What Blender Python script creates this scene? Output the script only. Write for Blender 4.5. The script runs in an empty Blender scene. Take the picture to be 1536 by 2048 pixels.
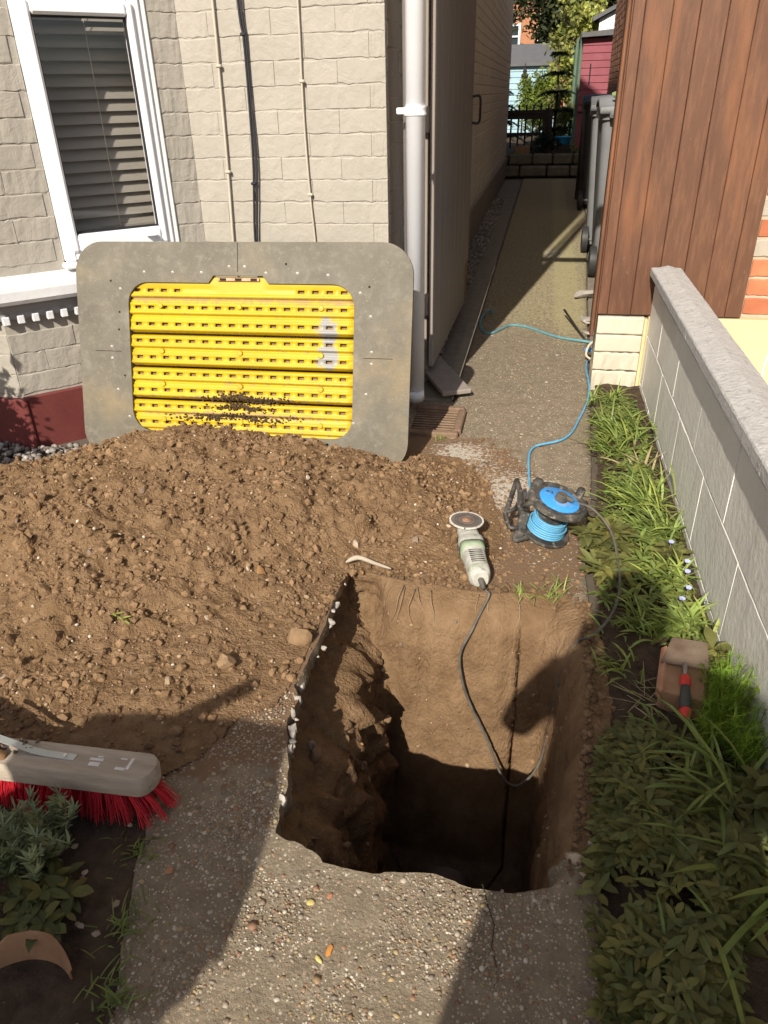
import bpy, math, random
import numpy as np
from mathutils import Vector, Matrix, Euler
from mathutils.geometry import delaunay_2d_cdt

random.seed(7)
RS = np.random.RandomState(11)
SC = bpy.context.scene
COL = SC.collection

# ------------------------------------------------------------------ camera, light, exposure
cam_d = bpy.data.cameras.new('camera')
cam = bpy.data.objects.new('camera', cam_d)
COL.objects.link(cam)
cam_d.sensor_fit = 'VERTICAL'
cam_d.sensor_height = 36.0
cam_d.lens = 26.02
cam_d.clip_start = 0.02
cam_d.clip_end = 400
CAM = Vector((0, 0, 1.13))
cam.matrix_world = Matrix(((0.98113462, -0.07536292, 0.1780317, CAM.x),
                           (0.19209038, 0.48396606, -0.8537436, CAM.y),
                           (-0.02182069, 0.87183558, 0.48931235, CAM.z),
                           (0, 0, 0, 1)))
SC.camera = cam

SUN_T = Vector((0.168, 1.0, -0.735)).normalized()      # the way the sunlight travels
world = bpy.data.worlds.new('World')
SC.world = world
world.use_nodes = True
wn = world.node_tree
bg = wn.nodes['Background']
sky = wn.nodes.new('ShaderNodeTexSky')
sky.sky_type = 'NISHITA'
sky.sun_disc = False
sky.sun_elevation = math.radians(35.9)
sky.sun_rotation = math.radians(189.5)
wn.links.new(sky.outputs[0], bg.inputs[0])
sky.air_density = 0.75
sky.dust_density = 2.5
sky.ozone_density = 0.6
bg.inputs[1].default_value = 0.076
sun_d = bpy.data.lights.new('sun', 'SUN')
sun_d.energy = 4.4
sun_d.angle = math.radians(0.53)
sun_d.color = (1.0, 0.92, 0.80)
sun = bpy.data.objects.new('sun', sun_d)
COL.objects.link(sun)
sun.rotation_euler = SUN_T.to_track_quat('-Z', 'Y').to_euler()
sun.location = (-1, -6, 6)
vs = SC.view_settings
vs.view_transform = 'Standard'
vs.look = 'None'
vs.exposure = 0.60
vs.gamma = 1.0
vs.use_curve_mapping = False

# ------------------------------------------------------------------ helpers
WL = {}


def wl(o):
    return WL.get(o.name, Vector((0, 0, 0))) if o is not None else Vector((0, 0, 0))


def tag(o, label=None, cat=None, group=None, kind=None):
    if label: o['label'] = label
    if cat: o['category'] = cat
    if group: o['group'] = group
    if kind: o['kind'] = kind
    return o


def thing(name, label, cat, loc=(0, 0, 0), group=None):
    o = bpy.data.objects.new(name, None)
    o.empty_display_size = 0.05
    COL.objects.link(o)
    o.location = loc
    WL[o.name] = Vector(loc)
    return tag(o, label, cat, group)


def place(name, me, parent=None, loc=(0, 0, 0), rot=None, scale=None):
    """link a mesh object at a WORLD location under a (never rotated) parent"""
    o = bpy.data.objects.new(name, me)
    COL.objects.link(o)
    o.parent = parent
    o.location = Vector(loc) - wl(parent)
    if rot is not None: o.rotation_euler = rot
    if scale is not None: o.scale = scale
    WL[o.name] = Vector(loc)
    return o


class MB:
    """collects faces; build() links them as one mesh object"""

    def __init__(s):
        s.v = []; s.f = []; s.mi = []; s.n = 0; s.col = []

    def add(s, vs_, fs, mi=0, col=None):
        b = s.n
        s.v.extend([tuple(p) for p in vs_])
        s.n += len(vs_)
        for f in fs:
            s.f.append(tuple(i + b for i in f)); s.mi.append(mi)
        if col is not None:
            s.col.extend([col] * len(vs_))
        return s

    def box(s, c, d, mi=0, rz=0.0, ch=0.0, M=None):
        """box of size d centred on c, its edges chamfered by ch"""
        hx, hy, hz = d[0] / 2, d[1] / 2, d[2] / 2
        ch = min(ch, hx * .9, hy * .9, hz * .9)
        if ch <= 0:
            vs_ = [(x, y, z) for x in (-hx, hx) for y in (-hy, hy) for z in (-hz, hz)]
            fs = [(0, 1, 3, 2), (4, 6, 7, 5), (0, 4, 5, 1), (2, 3, 7, 6), (0, 2, 6, 4), (1, 5, 7, 3)]
        else:
            vs_ = []; ix = {}
            for sx in (-1, 1):
                for sy in (-1, 1):
                    for sz in (-1, 1):
                        for a in range(3):
                            p = [sx * hx, sy * hy, sz * hz]
                            for k in range(3):
                                if k != a: p[k] -= (sx, sy, sz)[k] * ch
                            ix[(sx, sy, sz, a)] = len(vs_); vs_.append(tuple(p))
            fs = []
            for a in range(3):
                o1, o2 = [k for k in range(3) if k != a]
                for sg in (-1, 1):
                    q = []
                    for u, w in ((-1, -1), (1, -1), (1, 1), (-1, 1)):
                        t = [0, 0, 0]; t[a] = sg; t[o1] = u; t[o2] = w
                        q.append(ix[(t[0], t[1], t[2], a)])
                    fs.append(tuple(q))
                for u in (-1, 1):
                    for w in (-1, 1):
                        q = []
                        for e, ax in ((-1, o1), (1, o1), (1, o2), (-1, o2)):
                            t = [0, 0, 0]; t[a] = e; t[o1] = u; t[o2] = w
                            q.append(ix[(t[0], t[1], t[2], ax)])
                        fs.append(tuple(q))
            for sx in (-1, 1):
                for sy in (-1, 1):
                    for sz in (-1, 1):
                        fs.append(tuple(ix[(sx, sy, sz, a)] for a in range(3)))
        R = M if M is not None else Matrix.Rotation(rz, 3, 'Z')
        c = Vector(c)
        return s.add([R @ Vector(p) + c for p in vs_], fs, mi)

    def tube(s, pts, r, n=8, mi=0, caps=True):
        pts = [Vector(p) for p in pts]
        rs = r if hasattr(r, '__len__') else [r] * len(pts)
        vs_ = []; fs = []
        t0 = (pts[1] - pts[0]).normalized()
        up = Vector((0, 0, 1)) if abs(t0.z) < .9 else Vector((1, 0, 0))
        a = t0.cross(up).normalized()
        for i, p in enumerate(pts):
            t = (pts[min(i + 1, len(pts) - 1)] - pts[max(i - 1, 0)]).normalized()
            a = (a - t * a.dot(t)).normalized()
            b = t.cross(a)
            for k in range(n):
                th = 2 * math.pi * k / n
                vs_.append(p + (a * math.cos(th) + b * math.sin(th)) * rs[i])
        for i in range(len(pts) - 1):
            for k in range(n):
                k2 = (k + 1) % n
                fs.append((i * n + k, i * n + k2, (i + 1) * n + k2, (i + 1) * n + k))
        if caps:
            fs.append(tuple(range(n))[::-1]); fs.append(tuple((len(pts) - 1) * n + k for k in range(n)))
        return s.add(vs_, fs, mi)

    def lathe(s, prof, c, axis=Vector((0, 0, 1)), n=24, mi=0, closed=False):
        """prof: (radius, height) pairs round axis through c"""
        axis = Vector(axis).normalized()
        up = Vector((0, 0, 1)) if abs(axis.z) < .9 else Vector((1, 0, 0))
        a = axis.cross(up).normalized(); b = axis.cross(a)
        c = Vector(c); vs_ = []; fs = []; m = len(prof)
        for k in range(n):
            th = 2 * math.pi * k / n
            d = a * math.cos(th) + b * math.sin(th)
            for (r, h) in prof: vs_.append(c + d * r + axis * h)
        for k in range(n):
            k2 = (k + 1) % n
            for j in range(m - 1 if not closed else m):
                j2 = (j + 1) % m
                fs.append((k * m + j, k2 * m + j, k2 * m + j2, k * m + j2))
        if not closed:
            if prof[0][0] > 1e-5: fs.append(tuple(k * m for k in range(n)))
            if prof[-1][0] > 1e-5: fs.append(tuple(k * m + m - 1 for k in range(n))[::-1])
        return s.add(vs_, fs, mi)

    def prism(s, poly, d0, d1, ex=(1, 0, 0), ey=(0, 1, 0), o=(0, 0, 0), mi=0):
        """polygon in the ex,ey plane extruded along ex x ey from d0 to d1"""
        ex = Vector(ex); ey = Vector(ey); ez = ex.cross(ey); o = Vector(o); n = len(poly)
        vs_ = [o + ex * p[0] + ey * p[1] + ez * d0 for p in poly] + [o + ex * p[0] + ey * p[1] + ez * d1 for p in poly]
        fs = [tuple(range(n))[::-1], tuple(range(n, 2 * n))] + [(i, (i + 1) % n, n + (i + 1) % n, n + i) for i in range(n)]
        return s.add(vs_, fs, mi)

    def mesh(s, name, mats, smooth=False, off=Vector((0, 0, 0))):
        me = bpy.data.meshes.new(name)
        me.from_pydata([(p[0] - off.x, p[1] - off.y, p[2] - off.z) for p in s.v], [], s.f)
        for m in (mats if isinstance(mats, (list, tuple)) else [mats]): me.materials.append(m)
        if any(s.mi): me.polygons.foreach_set('material_index', s.mi)
        if smooth: me.polygons.foreach_set('use_smooth', [True] * len(me.polygons))
        if s.col and len(s.col) == len(s.v):
            at = me.color_attributes.new('tint', 'FLOAT_COLOR', 'POINT')
            at.data.foreach_set('color', np.array([(c[0], c[1], c[2], 1) for c in s.col], dtype=np.float32).ravel())
        me.update()
        return me

    def build(s, name, mats, parent=None, smooth=False, loc=None):
        """geometry is in world coordinates; its origin goes to loc (default: the parent's)"""
        org = Vector(loc) if loc is not None else wl(parent)
        return place(name, s.mesh(name, mats, smooth, org), parent, org)


def auto_smooth(o, ang=40):
    me = o.data
    me.polygons.foreach_set('use_smooth', [True] * len(me.polygons))
    try: me.set_sharp_from_angle(angle=math.radians(ang))
    except Exception: pass
    return o


def _h(i, j, k, seed):
    n = (i * 374761393 + j * 668265263 + k * 2147483647 + seed * 144665) & 0xFFFFFFFF
    n = ((n ^ (n >> 13)) * 1274126177) & 0xFFFFFFFF
    n = ((n ^ (n >> 16)) * 2246822519) & 0xFFFFFFFF
    return ((n ^ (n >> 15)) & 0xFFFFFF) / float(0xFFFFFF)


def vnoise(x, y, z, seed=0):
    x = np.asarray(x, float); y = np.asarray(y, float); z = np.asarray(z, float) + 0 * x
    xi = np.floor(x).astype(np.int64); yi = np.floor(y).astype(np.int64); zi = np.floor(z).astype(np.int64)
    fx, fy, fz = x - xi, y - yi, z - zi
    u, v, w = [t * t * t * (t * (t * 6 - 15) + 10) for t in (fx, fy, fz)]
    r = 0
    for dx in (0, 1):
        for dy in (0, 1):
            for dz in (0, 1):
                r = r + (u if dx else 1 - u) * (v if dy else 1 - v) * (w if dz else 1 - w) * _h(xi + dx, yi + dy, zi + dz, seed)
    return r * 2 - 1


def fbm(x, y, z, octaves=4, seed=0, gain=.5):
    a = 1; t = 0; r = 0
    for o in range(octaves):
        r = r + a * vnoise(x * 2 ** o + o * 7.3, y * 2 ** o + o * 3.1, np.asarray(z) * 2 ** o + 11.7 * o, seed + o)
        t += a; a *= gain
    return r / t


def in_poly(px, py, poly):
    px = np.asarray(px); py = np.asarray(py); ins = np.zeros(px.shape, bool); n = len(poly)
    for i in range(n):
        x1, y1 = poly[i]; x2, y2 = poly[(i + 1) % n]
        if y1 == y2: continue
        c = ((y1 > py) != (y2 > py)) & (px < (x2 - x1) * (py - y1) / (y2 - y1) + x1)
        ins ^= c
    return ins


def poly_dist(px, py, poly):
    d = np.full(np.shape(px), 1e9); n = len(poly)
    for i in range(n):
        x1, y1 = poly[i]; x2, y2 = poly[(i + 1) % n]
        ex, ey = x2 - x1, y2 - y1; L = ex * ex + ey * ey + 1e-12
        t = np.clip(((px - x1) * ex + (py - y1) * ey) / L, 0, 1)
        d = np.minimum(d, np.hypot(px - x1 - t * ex, py - y1 - t * ey))
    return d


def resample(poly, step, closed=True, jit=0.0):
    out = []; n = len(poly)
    for i in range(n if closed else n - 1):
        a = Vector(poly[i]); b = Vector(poly[(i + 1) % n]); L = (b - a).length
        m = max(1, int(round(L / step)))
        for k in range(m):
            p = a.lerp(b, k / m)
            out.append((p.x + random.uniform(-jit, jit), p.y + random.uniform(-jit, jit)))
    if not closed: out.append(tuple(poly[-1]))
    return out


def spline(pts, m=6):
    pts = [Vector(p) for p in pts]; out = []
    for i in range(len(pts) - 1):
        p0 = pts[max(i - 1, 0)]; p1 = pts[i]; p2 = pts[i + 1]; p3 = pts[min(i + 2, len(pts) - 1)]
        for k in range(m):
            t = k / m
            out.append(.5 * ((2 * p1) + (p2 - p0) * t + (2 * p0 - 5 * p1 + 4 * p2 - p3) * t * t + (3 * p1 - p0 - 3 * p2 + p3) * t ** 3))
    out.append(pts[-1])
    return out


# ------------------------------------------------------------------ materials
def mat(name, stops, scale=6, detail=8, rough=.8, bump=.4, bscale=80, bdist=.003, spec=.3, layers=(), stretch=(1, 1, 1),
        rnd=0.0, tint=False, attr=(), trans=0.0, metal=0.0, distort=0.0, coat=0.0, ridge=None, agg=0):
    """procedural surface: a colour ramp over noise, then layers (scale, lo, hi, colour, amount) of masked noise;
    attr: (attribute, colour, noise scale, softness) stains that follow a vertex attribute"""
    m = bpy.data.materials.new(name)
    m.use_nodes = True
    nt = m.node_tree; N = nt.nodes; L = nt.links
    p = N['Principled BSDF']
    geo = N.new('ShaderNodeNewGeometry')
    mp = N.new('ShaderNodeMapping'); mp.inputs['Scale'].default_value = stretch
    L.new(geo.outputs['Position'], mp.inputs['Vector'])

    def noise(sc, det=detail, dist=0.0, ro=.6):
        n = N.new('ShaderNodeTexNoise'); n.inputs['Scale'].default_value = sc; n.inputs['Detail'].default_value = det
        n.inputs['Roughness'].default_value = ro; n.inputs['Distortion'].default_value = dist
        L.new(mp.outputs[0], n.inputs['Vector'])
        return n.outputs[0]

    def remap(s, lo, hi):
        r = N.new('ShaderNodeMapRange'); r.inputs[1].default_value = lo; r.inputs[2].default_value = hi
        r.interpolation_type = 'SMOOTHSTEP'
        L.new(s, r.inputs[0])
        return r.outputs[0]

    def mix(f, a, b, mode='MIX'):
        x = N.new('ShaderNodeMix'); x.data_type = 'RGBA'; x.blend_type = mode
        for s, i in ((f, 0), (a, 6), (b, 7)):
            if hasattr(s, 'default_value'): L.new(s, x.inputs[i])
            elif i == 0: x.inputs[0].default_value = s
            else: x.inputs[i].default_value = (*s, 1)
        return x.outputs[2]

    def math_(op, a, b):
        x = N.new('ShaderNodeMath'); x.operation = op
        for s, i in ((a, 0), (b, 1)):
            if hasattr(s, 'default_value'): L.new(s, x.inputs[i])
            else: x.inputs[i].default_value = s
        return x.outputs[0]

    cr = N.new('ShaderNodeValToRGB')
    L.new(noise(scale, dist=distort), cr.inputs[0])
    el = cr.color_ramp.elements
    while len(el) < len(stops): el.new(.5)
    for e, (pos, c) in zip(el, stops): e.position = pos; e.color = (*c, 1)
    c = cr.outputs[0]
    if tint:
        va = N.new('ShaderNodeVertexColor'); va.layer_name = 'tint'
        c = mix(1.0, c, va.outputs[0], 'MULTIPLY')
    for (sc, lo, hi, lc, am) in layers:
        c = mix(math_('MULTIPLY', remap(noise(sc), lo, hi), am), c, lc)
    if agg:
        vo = N.new('ShaderNodeTexVoronoi'); vo.inputs['Scale'].default_value = agg; vo.inputs['Randomness'].default_value = 1.0
        L.new(mp.outputs[0], vo.inputs['Vector'])
        sp = N.new('ShaderNodeSeparateColor'); L.new(vo.outputs['Color'], sp.inputs[0])
        rad = math_('MULTIPLY', sp.outputs[0], .48)
        msk = remap(math_('SUBTRACT', rad, vo.outputs['Distance']), .0, .06)
        rc = N.new('ShaderNodeValToRGB'); e2 = rc.color_ramp.elements
        for pos_, c_ in ((.0, (.20, .155, .11)), (.3, (.30, .245, .175)), (.55, (.46, .41, .32)), (.8, (.33, .22, .13)), (1, (.66, .61, .52))):
            e_ = e2.new(pos_) if pos_ not in (0, 1) else e2[0 if pos_ == 0 else len(e2) - 1]
            e_.color = (*c_, 1)
        L.new(sp.outputs[1], rc.inputs[0])
        c = mix(math_('MULTIPLY', msk, .85), c, rc.outputs[0])
    for (an, ac, sc, soft) in attr:
        at = N.new('ShaderNodeAttribute'); at.attribute_name = an
        s = math_('ADD', at.outputs[2], math_('MULTIPLY', math_('SUBTRACT', noise(sc), .5), soft))
        c = mix(remap(s, .42, .62), c, ac)
    if rnd:
        oi = N.new('ShaderNodeObjectInfo')
        hs = N.new('ShaderNodeHueSaturation'); L.new(c, hs.inputs['Color'])
        L.new(math_('ADD', math_('MULTIPLY', oi.outputs['Random'], rnd), 1 - rnd / 2), hs.inputs['Value'])
        c = hs.outputs[0]
    L.new(c, p.inputs['Base Color'])
    p.inputs['Roughness'].default_value = rough
    p.inputs['Specular IOR Level'].default_value = spec
    p.inputs['Metallic'].default_value = metal
    p.inputs['Coat Weight'].default_value = coat
    if bump:
        b = N.new('ShaderNodeBump'); b.inputs['Strength'].default_value = bump; b.inputs['Distance'].default_value = bdist
        hgt = noise(bscale, 6)
        if ridge:
            hgt = math_('ADD', hgt, math_('MULTIPLY', noise(ridge[0], 4, 1.0), ridge[1]))
        L.new(hgt, b.inputs['Height']); L.new(b.outputs[0], p.inputs['Normal'])
    if trans:
        tr = N.new('ShaderNodeBsdfTranslucent'); L.new(c, tr.inputs[0])
        ms = N.new('ShaderNodeMixShader'); ms.inputs[0].default_value = trans
        L.new(p.outputs[0], ms.inputs[1]); L.new(tr.outputs[0], ms.inputs[2])
        L.new(ms.outputs[0], N['Material Output'].inputs[0])
    return m


def flat(name, c, rough=.6, spec=.4, var=.12, **k):
    a = tuple(x * (1 - var) for x in c); b = tuple(min(1, x * (1 + var)) for x in c)
    k.setdefault('bump', .15)
    return mat(name, [(.3, a), (.7, b)], rough=rough, spec=spec, **k)


M = {}
M['cream'] = mat('cream_masonry_paint', [(.25, (.315, .29, .248)), (.75, (.365, .338, .29))], scale=4, rough=.62, bump=.55, bscale=38, bdist=.005,
                 layers=[(9, .56, .75, (.33, .295, .245), .45), (1.3, .50, .75, (.335, .305, .255), .4), (60, .70, .74, (.25, .22, .18), .5), (160, .66, .75, (.47, .44, .39), .4)], ridge=(13, 1.6))
M['cream_shade_lift'] = mat('cream_paint_lifted_for_shade', [(.25, (.60, .55, .475)), (.75, (.68, .63, .545))], scale=4, rough=.65, bump=.6, bscale=38, bdist=.005, ridge=(13, 1.4))  # same house cream, colour lightened to offset the alley shade
M['cream_lo'] = mat('pale_cream_plinth_paint', [(.3, (.47, .43, .34)), (.7, (.55, .51, .41))], scale=5, rough=.6, bump=.4, bscale=50,
                    layers=[(14, .6, .8, (.48, .42, .32), .4)])
M['yellow_cream'] = mat('butter_masonry_paint', [(.3, (.55, .46, .26)), (.7, (.62, .53, .31))], scale=5, rough=.6, bump=.3, bscale=60)
M['maroon'] = mat('maroon_plinth_paint', [(.3, (.125, .033, .03)), (.7, (.165, .046, .042))], scale=5, rough=.45, bump=.35, bscale=60,
                  layers=[(120, .68, .74, (.42, .30, .28), .7)])
M['grey_return'] = mat('stone_grey_wall_paint', [(.3, (.27, .245, .215)), (.7, (.33, .30, .265))], scale=6, rough=.7, bump=.3, bscale=60)
M['white_paint'] = mat('white_gloss_paint', [(.3, (.74, .75, .76)), (.7, (.82, .82, .82))], scale=9, rough=.4, bump=.1, bscale=30)
M['sill_paint'] = mat('chalky_white_sill_paint', [(.3, (.56, .57, .59)), (.7, (.68, .68, .69))], scale=16, rough=.6, bump=.3, bscale=60)
M['upvc'] = flat('white_window_plastic', (.80, .81, .83), rough=.3, var=.02, bump=0)
M['cove_grey'] = flat('grey_sill_cove_paint', (.33, .33, .34), rough=.6)
M['blind'] = flat('grey_brown_blind_slat', (.27, .25, .215), rough=.5, var=.06, bump=0)
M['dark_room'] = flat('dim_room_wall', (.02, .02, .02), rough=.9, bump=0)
M['pipe'] = flat('white_pipe_plastic', (.80, .82, .86), rough=.28, var=.03, bump=0)
M['cable_cream'] = flat('painted_cable_cream', (.46, .41, .33), rough=.55)
M['cable_black'] = flat('black_cable_rubber', (.018, .018, .022), rough=.5)
M['gate_brown'] = mat('dark_brown_gate_stain', [(.3, (.24, .205, .178)), (.7, (.30, .262, .228))], scale=5, rough=.65, bump=.4, bscale=40, stretch=(6, 6, .6))
M['raw_wood'] = mat('split_bare_timber', [(.3, (.17, .10, .045)), (.7, (.30, .19, .09))], scale=7, rough=.8, bump=.6, bscale=40, stretch=(5, 5, .6))
M['panel_brown'] = mat('red_brown_board_stain', [(.2, (.095, .041, .022)), (.5, (.122, .055, .030)), (.8, (.145, .067, .037))], scale=2.6, rough=.55, bump=.35, bscale=34,
                       stretch=(5, 5, .7), rnd=.3, spec=.4,
                       layers=[(1.3, .49, .64, (.27, .108, .046), .65), (2.4, .56, .74, (.10, .045, .028), .6), (14, .45, .70, (.20, .095, .05), .5), (36, .69, .74, (.42, .33, .25), .6)])
M['red_brick'] = mat('red_facing_brick', [(.25, (.33, .105, .055)), (.75, (.46, .17, .085))], scale=9, rough=.85, bump=.6, bscale=90, rnd=.3,
                     layers=[(22, .62, .72, (.24, .08, .05), .5)])
M['red_brick_wall'] = mat('weathered_orange_brick', [(.25, (.25, .12, .065)), (.75, (.36, .17, .085))], scale=9, rough=.9, bump=.5, bscale=90, rnd=.3)
M['grey_brick'] = mat('grey_stock_brick', [(.3, (.32, .28, .23)), (.7, (.40, .36, .31))], scale=12, rough=.85, bump=.6, bscale=90)
M['mortar'] = mat('sandy_mortar', [(.3, (.36, .30, .22)), (.7, (.46, .40, .31))], scale=20, rough=.95, bump=.5, bscale=150)
M['grey_block'] = mat('grey_masonry_paint', [(.3, (.66, .64, .59)), (.7, (.74, .72, .665))], scale=5, rough=.55, bump=.6, bscale=45, bdist=.004, layers=[(70, .66, .74, (.76, .74, .70), .4), (3, .55, .75, (.56, .53, .47), .5), (50, .70, .75, (.45, .42, .37), .6)])
M['coping'] = mat('rough_concrete_coping', [(.3, (.38, .375, .36)), (.7, (.48, .47, .455))], scale=45, rough=.9, bump=.9, bscale=90, bdist=.006,
                  layers=[(60, .56, .66, (.22, .215, .205), .6), (11, .55, .75, (.47, .46, .45), .5)])
M['concrete'] = mat('weathered_concrete', [(.25, (.145, .115, .079)), (.5, (.20, .162, .113)), (.8, (.27, .225, .16))], agg=170, scale=26, rough=.95, bump=.9, bscale=150, bdist=.004,
                    layers=[(210, .62, .70, (.40, .36, .30), .7), (180, .30, .24, (.10, .08, .06), .6), (5, .55, .7, (.15, .13, .10), .4)],
                    attr=[('moss', (.34, .30, .165), 55, 1.1), ('dirt', (.165, .105, .062), 20, 1.25), ('white', (.42, .38, .32), 75, 1.35)])
M['concrete_dark'] = mat('plain_old_concrete', [(.25, (.16, .14, .11)), (.8, (.26, .23, .185))], scale=20, rough=.95, bump=.6, bscale=120)  # plain old concrete for the strips beside the path
M['pebble'] = mat('flint_aggregate', [(.3, (.8, .8, .8)), (.7, (1, 1, 1))], scale=120, rough=.6, bump=.2, bscale=200, tint=True, spec=.4)
M['soil'] = mat('brown_stony_soil', [(.2, (.135, .080, .041)), (.5, (.215, .136, .074)), (.8, (.30, .20, .118))], scale=30, rough=1.0, bump=1.0, bscale=130, bdist=.012, spec=.1,
                layers=[(6, .5, .66, (.175, .108, .055), .6), (260, .66, .72, (.36, .27, .18), .6), (90, .70, .76, (.30, .21, .13), .5)])
M['clay'] = mat('smooth_dug_clay', [(.2, (.125, .076, .040)), (.5, (.205, .13, .072)), (.8, (.29, .195, .115))], scale=14, rough=1.0, bump=1.0, bscale=110, bdist=.010, spec=.1,
                layers=[(140, .67, .72, (.40, .30, .19), .6), (5, .5, .68, (.14, .082, .045), .6)], stretch=(1, 1, .6))
M['bed'] = mat('dark_bed_soil', [(.3, (.045, .031, .022)), (.7, (.10, .072, .05))], scale=28, rough=1.0, bump=1.0, bscale=120, bdist=.008, spec=.1,
               layers=[(200, .66, .72, (.26, .22, .17), .5)])
M['ground'] = mat('packed_earth_ground', [(.3, (.08, .065, .05)), (.7, (.13, .105, .08))], scale=14, rough=1.0, bump=.6, bscale=90)
M['gravel'] = mat('grey_gravel', [(.3, (.8, .8, .8)), (.7, (1, 1, 1))], scale=60, rough=.85, bump=.3, bscale=150, tint=True)
M['stone'] = mat('flint_stone', [(.3, (.8, .8, .8)), (.7, (1.05, 1.03, 1.0))], scale=50, rough=.75, bump=.5, bscale=120, tint=True,
                 layers=[(35, .52, .62, (.17, .105, .06), .75)])
M['board_grey'] = mat('worn_grey_composite_board', [(.25, (.098, .086, .064)), (.5, (.130, .115, .087)), (.8, (.168, .150, .117))], scale=7, rough=.62, bump=.35, bscale=110, spec=.35,
                      layers=[(40, .45, .80, (.23, .215, .17), .55), (3.5, .50, .72, (.22, .16, .075), .55), (150, .60, .72, (.36, .33, .27), .5), (11, .40, .75, (.105, .098, .075), .6), (60, .30, .10, (.09, .083, .06), .5), (6, .56, .80, (.28, .265, .23), .55)])
M['yellow'] = mat('yellow_road_plate_plastic', [(.3, (.45, .30, .011)), (.7, (.53, .37, .015))], scale=6, rough=.42, bump=.15, bscale=60,
                  layers=[(60, .64, .72, (.33, .21, .04), .45), (5, .56, .72, (.40, .27, .05), .5)], attr=[('grime', (.33, .22, .085), 46, 1.0), ('chalk', (.27, .265, .255), 30, 1.1)])
M['slot_dark'] = flat('dark_slot_recess', (.02, .016, .008), rough=.9, bump=0)
M['screw'] = flat('zinc_screw_head', (.62, .60, .55), rough=.35, metal=.3, bump=0)
M['mud'] = mat('damp_mud', [(.3, (.055, .035, .02)), (.7, (.09, .06, .035))], scale=40, rough=.95, bump=.8, bscale=160)
M['grinder'] = mat('dusty_green_tool_plastic', [(.3, (.34, .335, .30)), (.7, (.54, .53, .48))], scale=24, rough=.85, bump=.3, bscale=120,
                   layers=[(20, .52, .68, (.18, .25, .14), .8), (40, .56, .7, (.20, .19, .165), .7), (90, .6, .7, (.6, .57, .5), .5)])
M['grinder_band'] = mat('dusty_green_band', [(.3, (.16, .24, .12)), (.7, (.34, .39, .29))], scale=26, rough=.8)
M['steel'] = flat('dusty_steel', (.36, .34, .32), rough=.45, metal=.6)
M['disc'] = mat('brown_grey_cutting_disc', [(.3, (.10, .085, .075)), (.7, (.16, .135, .115))], scale=30, rough=.6)
M['disc_rim'] = flat('pale_diamond_rim', (.55, .52, .47), rough=.6)
M['rust'] = mat('coppery_flange', [(.3, (.28, .15, .09)), (.7, (.45, .29, .2))], scale=60, rough=.5, metal=.3)
M['rubber_dusty'] = mat('dusty_black_plastic', [(.3, (.022, .022, .022)), (.6, (.05, .048, .044)), (.8, (.12, .11, .095))], scale=22, rough=.6,
                        layers=[(60, .52, .68, (.27, .235, .185), .75), (14, .45, .7, (.16, .14, .115), .6)])
M['blue'] = mat('bright_blue_plastic', [(.3, (.04, .26, .66)), (.7, (.06, .33, .78))], scale=10, rough=.45, layers=[(40, .54, .7, (.36, .35, .33), .7), (12, .52, .68, (.20, .32, .48), .6)])
M['blue_cord'] = mat('arctic_blue_cord', [(.3, (.09, .30, .50)), (.7, (.14, .40, .60))], scale=30, rough=.5, layers=[(50, .64, .74, (.3, .3, .3), .5)])
M['blue_cord_old'] = mat('faded_teal_cord', [(.3, (.08, .20, .23)), (.7, (.14, .29, .32))], scale=30, rough=.6)
M['flex'] = mat('grey_rubber_flex', [(.3, (.06, .055, .048)), (.7, (.15, .135, .11))], scale=24, rough=.6)
M['print_black'] = flat('black_print', (.015, .015, .018), rough=.5, bump=0)
M['broom_wood'] = mat('weathered_broom_wood', [(.3, (.30, .255, .20)), (.7, (.43, .375, .30))], scale=14, rough=.8, bump=.5, bscale=70, stretch=(.6, 4, 4),
                      layers=[(18, .6, .7, (.20, .16, .12), .6)])
M['broom_print'] = mat('worn_white_print', [(.3, (.55, .54, .52)), (.7, (.66, .65, .63))], scale=80, rough=.7, bump=0)
M['handle_wood'] = mat('orange_tan_wood', [(.3, (.36, .21, .10)), (.7, (.48, .30, .16))], scale=12, rough=.7, bump=.3, stretch=(.6, 4, 4))
M['bristle'] = mat('red_broom_bristle', [(.3, (.48, .018, .03)), (.7, (.66, .03, .05))], scale=40, rough=.45, bump=0)
M['galv'] = flat('dull_galvanised_strip', (.42, .45, .45), rough=.5, metal=.5)
M['terracotta'] = mat('terracotta_clay', [(.3, (.24, .135, .075)), (.7, (.34, .205, .12))], scale=20, rough=.85, bump=.4)
M['kerb_clay'] = mat('dusty_clay_kerb', [(.3, (.15, .095, .06)), (.7, (.25, .175, .12))], scale=22, rough=.9, bump=.6)
M['mortared'] = mat('mortar_stained_brick', [(.3, (.36, .17, .10)), (.6, (.46, .25, .16)), (.8, (.62, .52, .42))], scale=18, rough=.9, bump=.6)
M['blade'] = mat('rusty_trowel_blade', [(.3, (.15, .10, .07)), (.7, (.26, .20, .15))], scale=22, rough=.5, metal=.35, layers=[(8, .55, .7, (.30, .14, .06), .6)])
M['red_grip'] = flat('red_grip_plastic', (.60, .04, .03), rough=.45)
M['grey_grip'] = flat('dark_grey_grip', (.06, .065, .06), rough=.6)
M['old_clay'] = mat('old_clay_drain', [(.3, (.17, .12, .09)), (.7, (.27, .20, .15))], scale=20, rough=.8)
M['bin_grey'] = flat('grey_bin_plastic', (.17, .175, .18), rough=.5)
M['bin_dark'] = flat('dark_bin_plastic', (.03, .03, .03), rough=.55)
M['bin_lid'] = flat('grey_bin_lid', (.24, .245, .25), rough=.5)
M['sack_green'] = mat('pale_green_sack', [(.3, (.22, .30, .12)), (.7, (.34, .42, .20))], scale=20, rough=.5, bump=.6, bscale=30)
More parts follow.
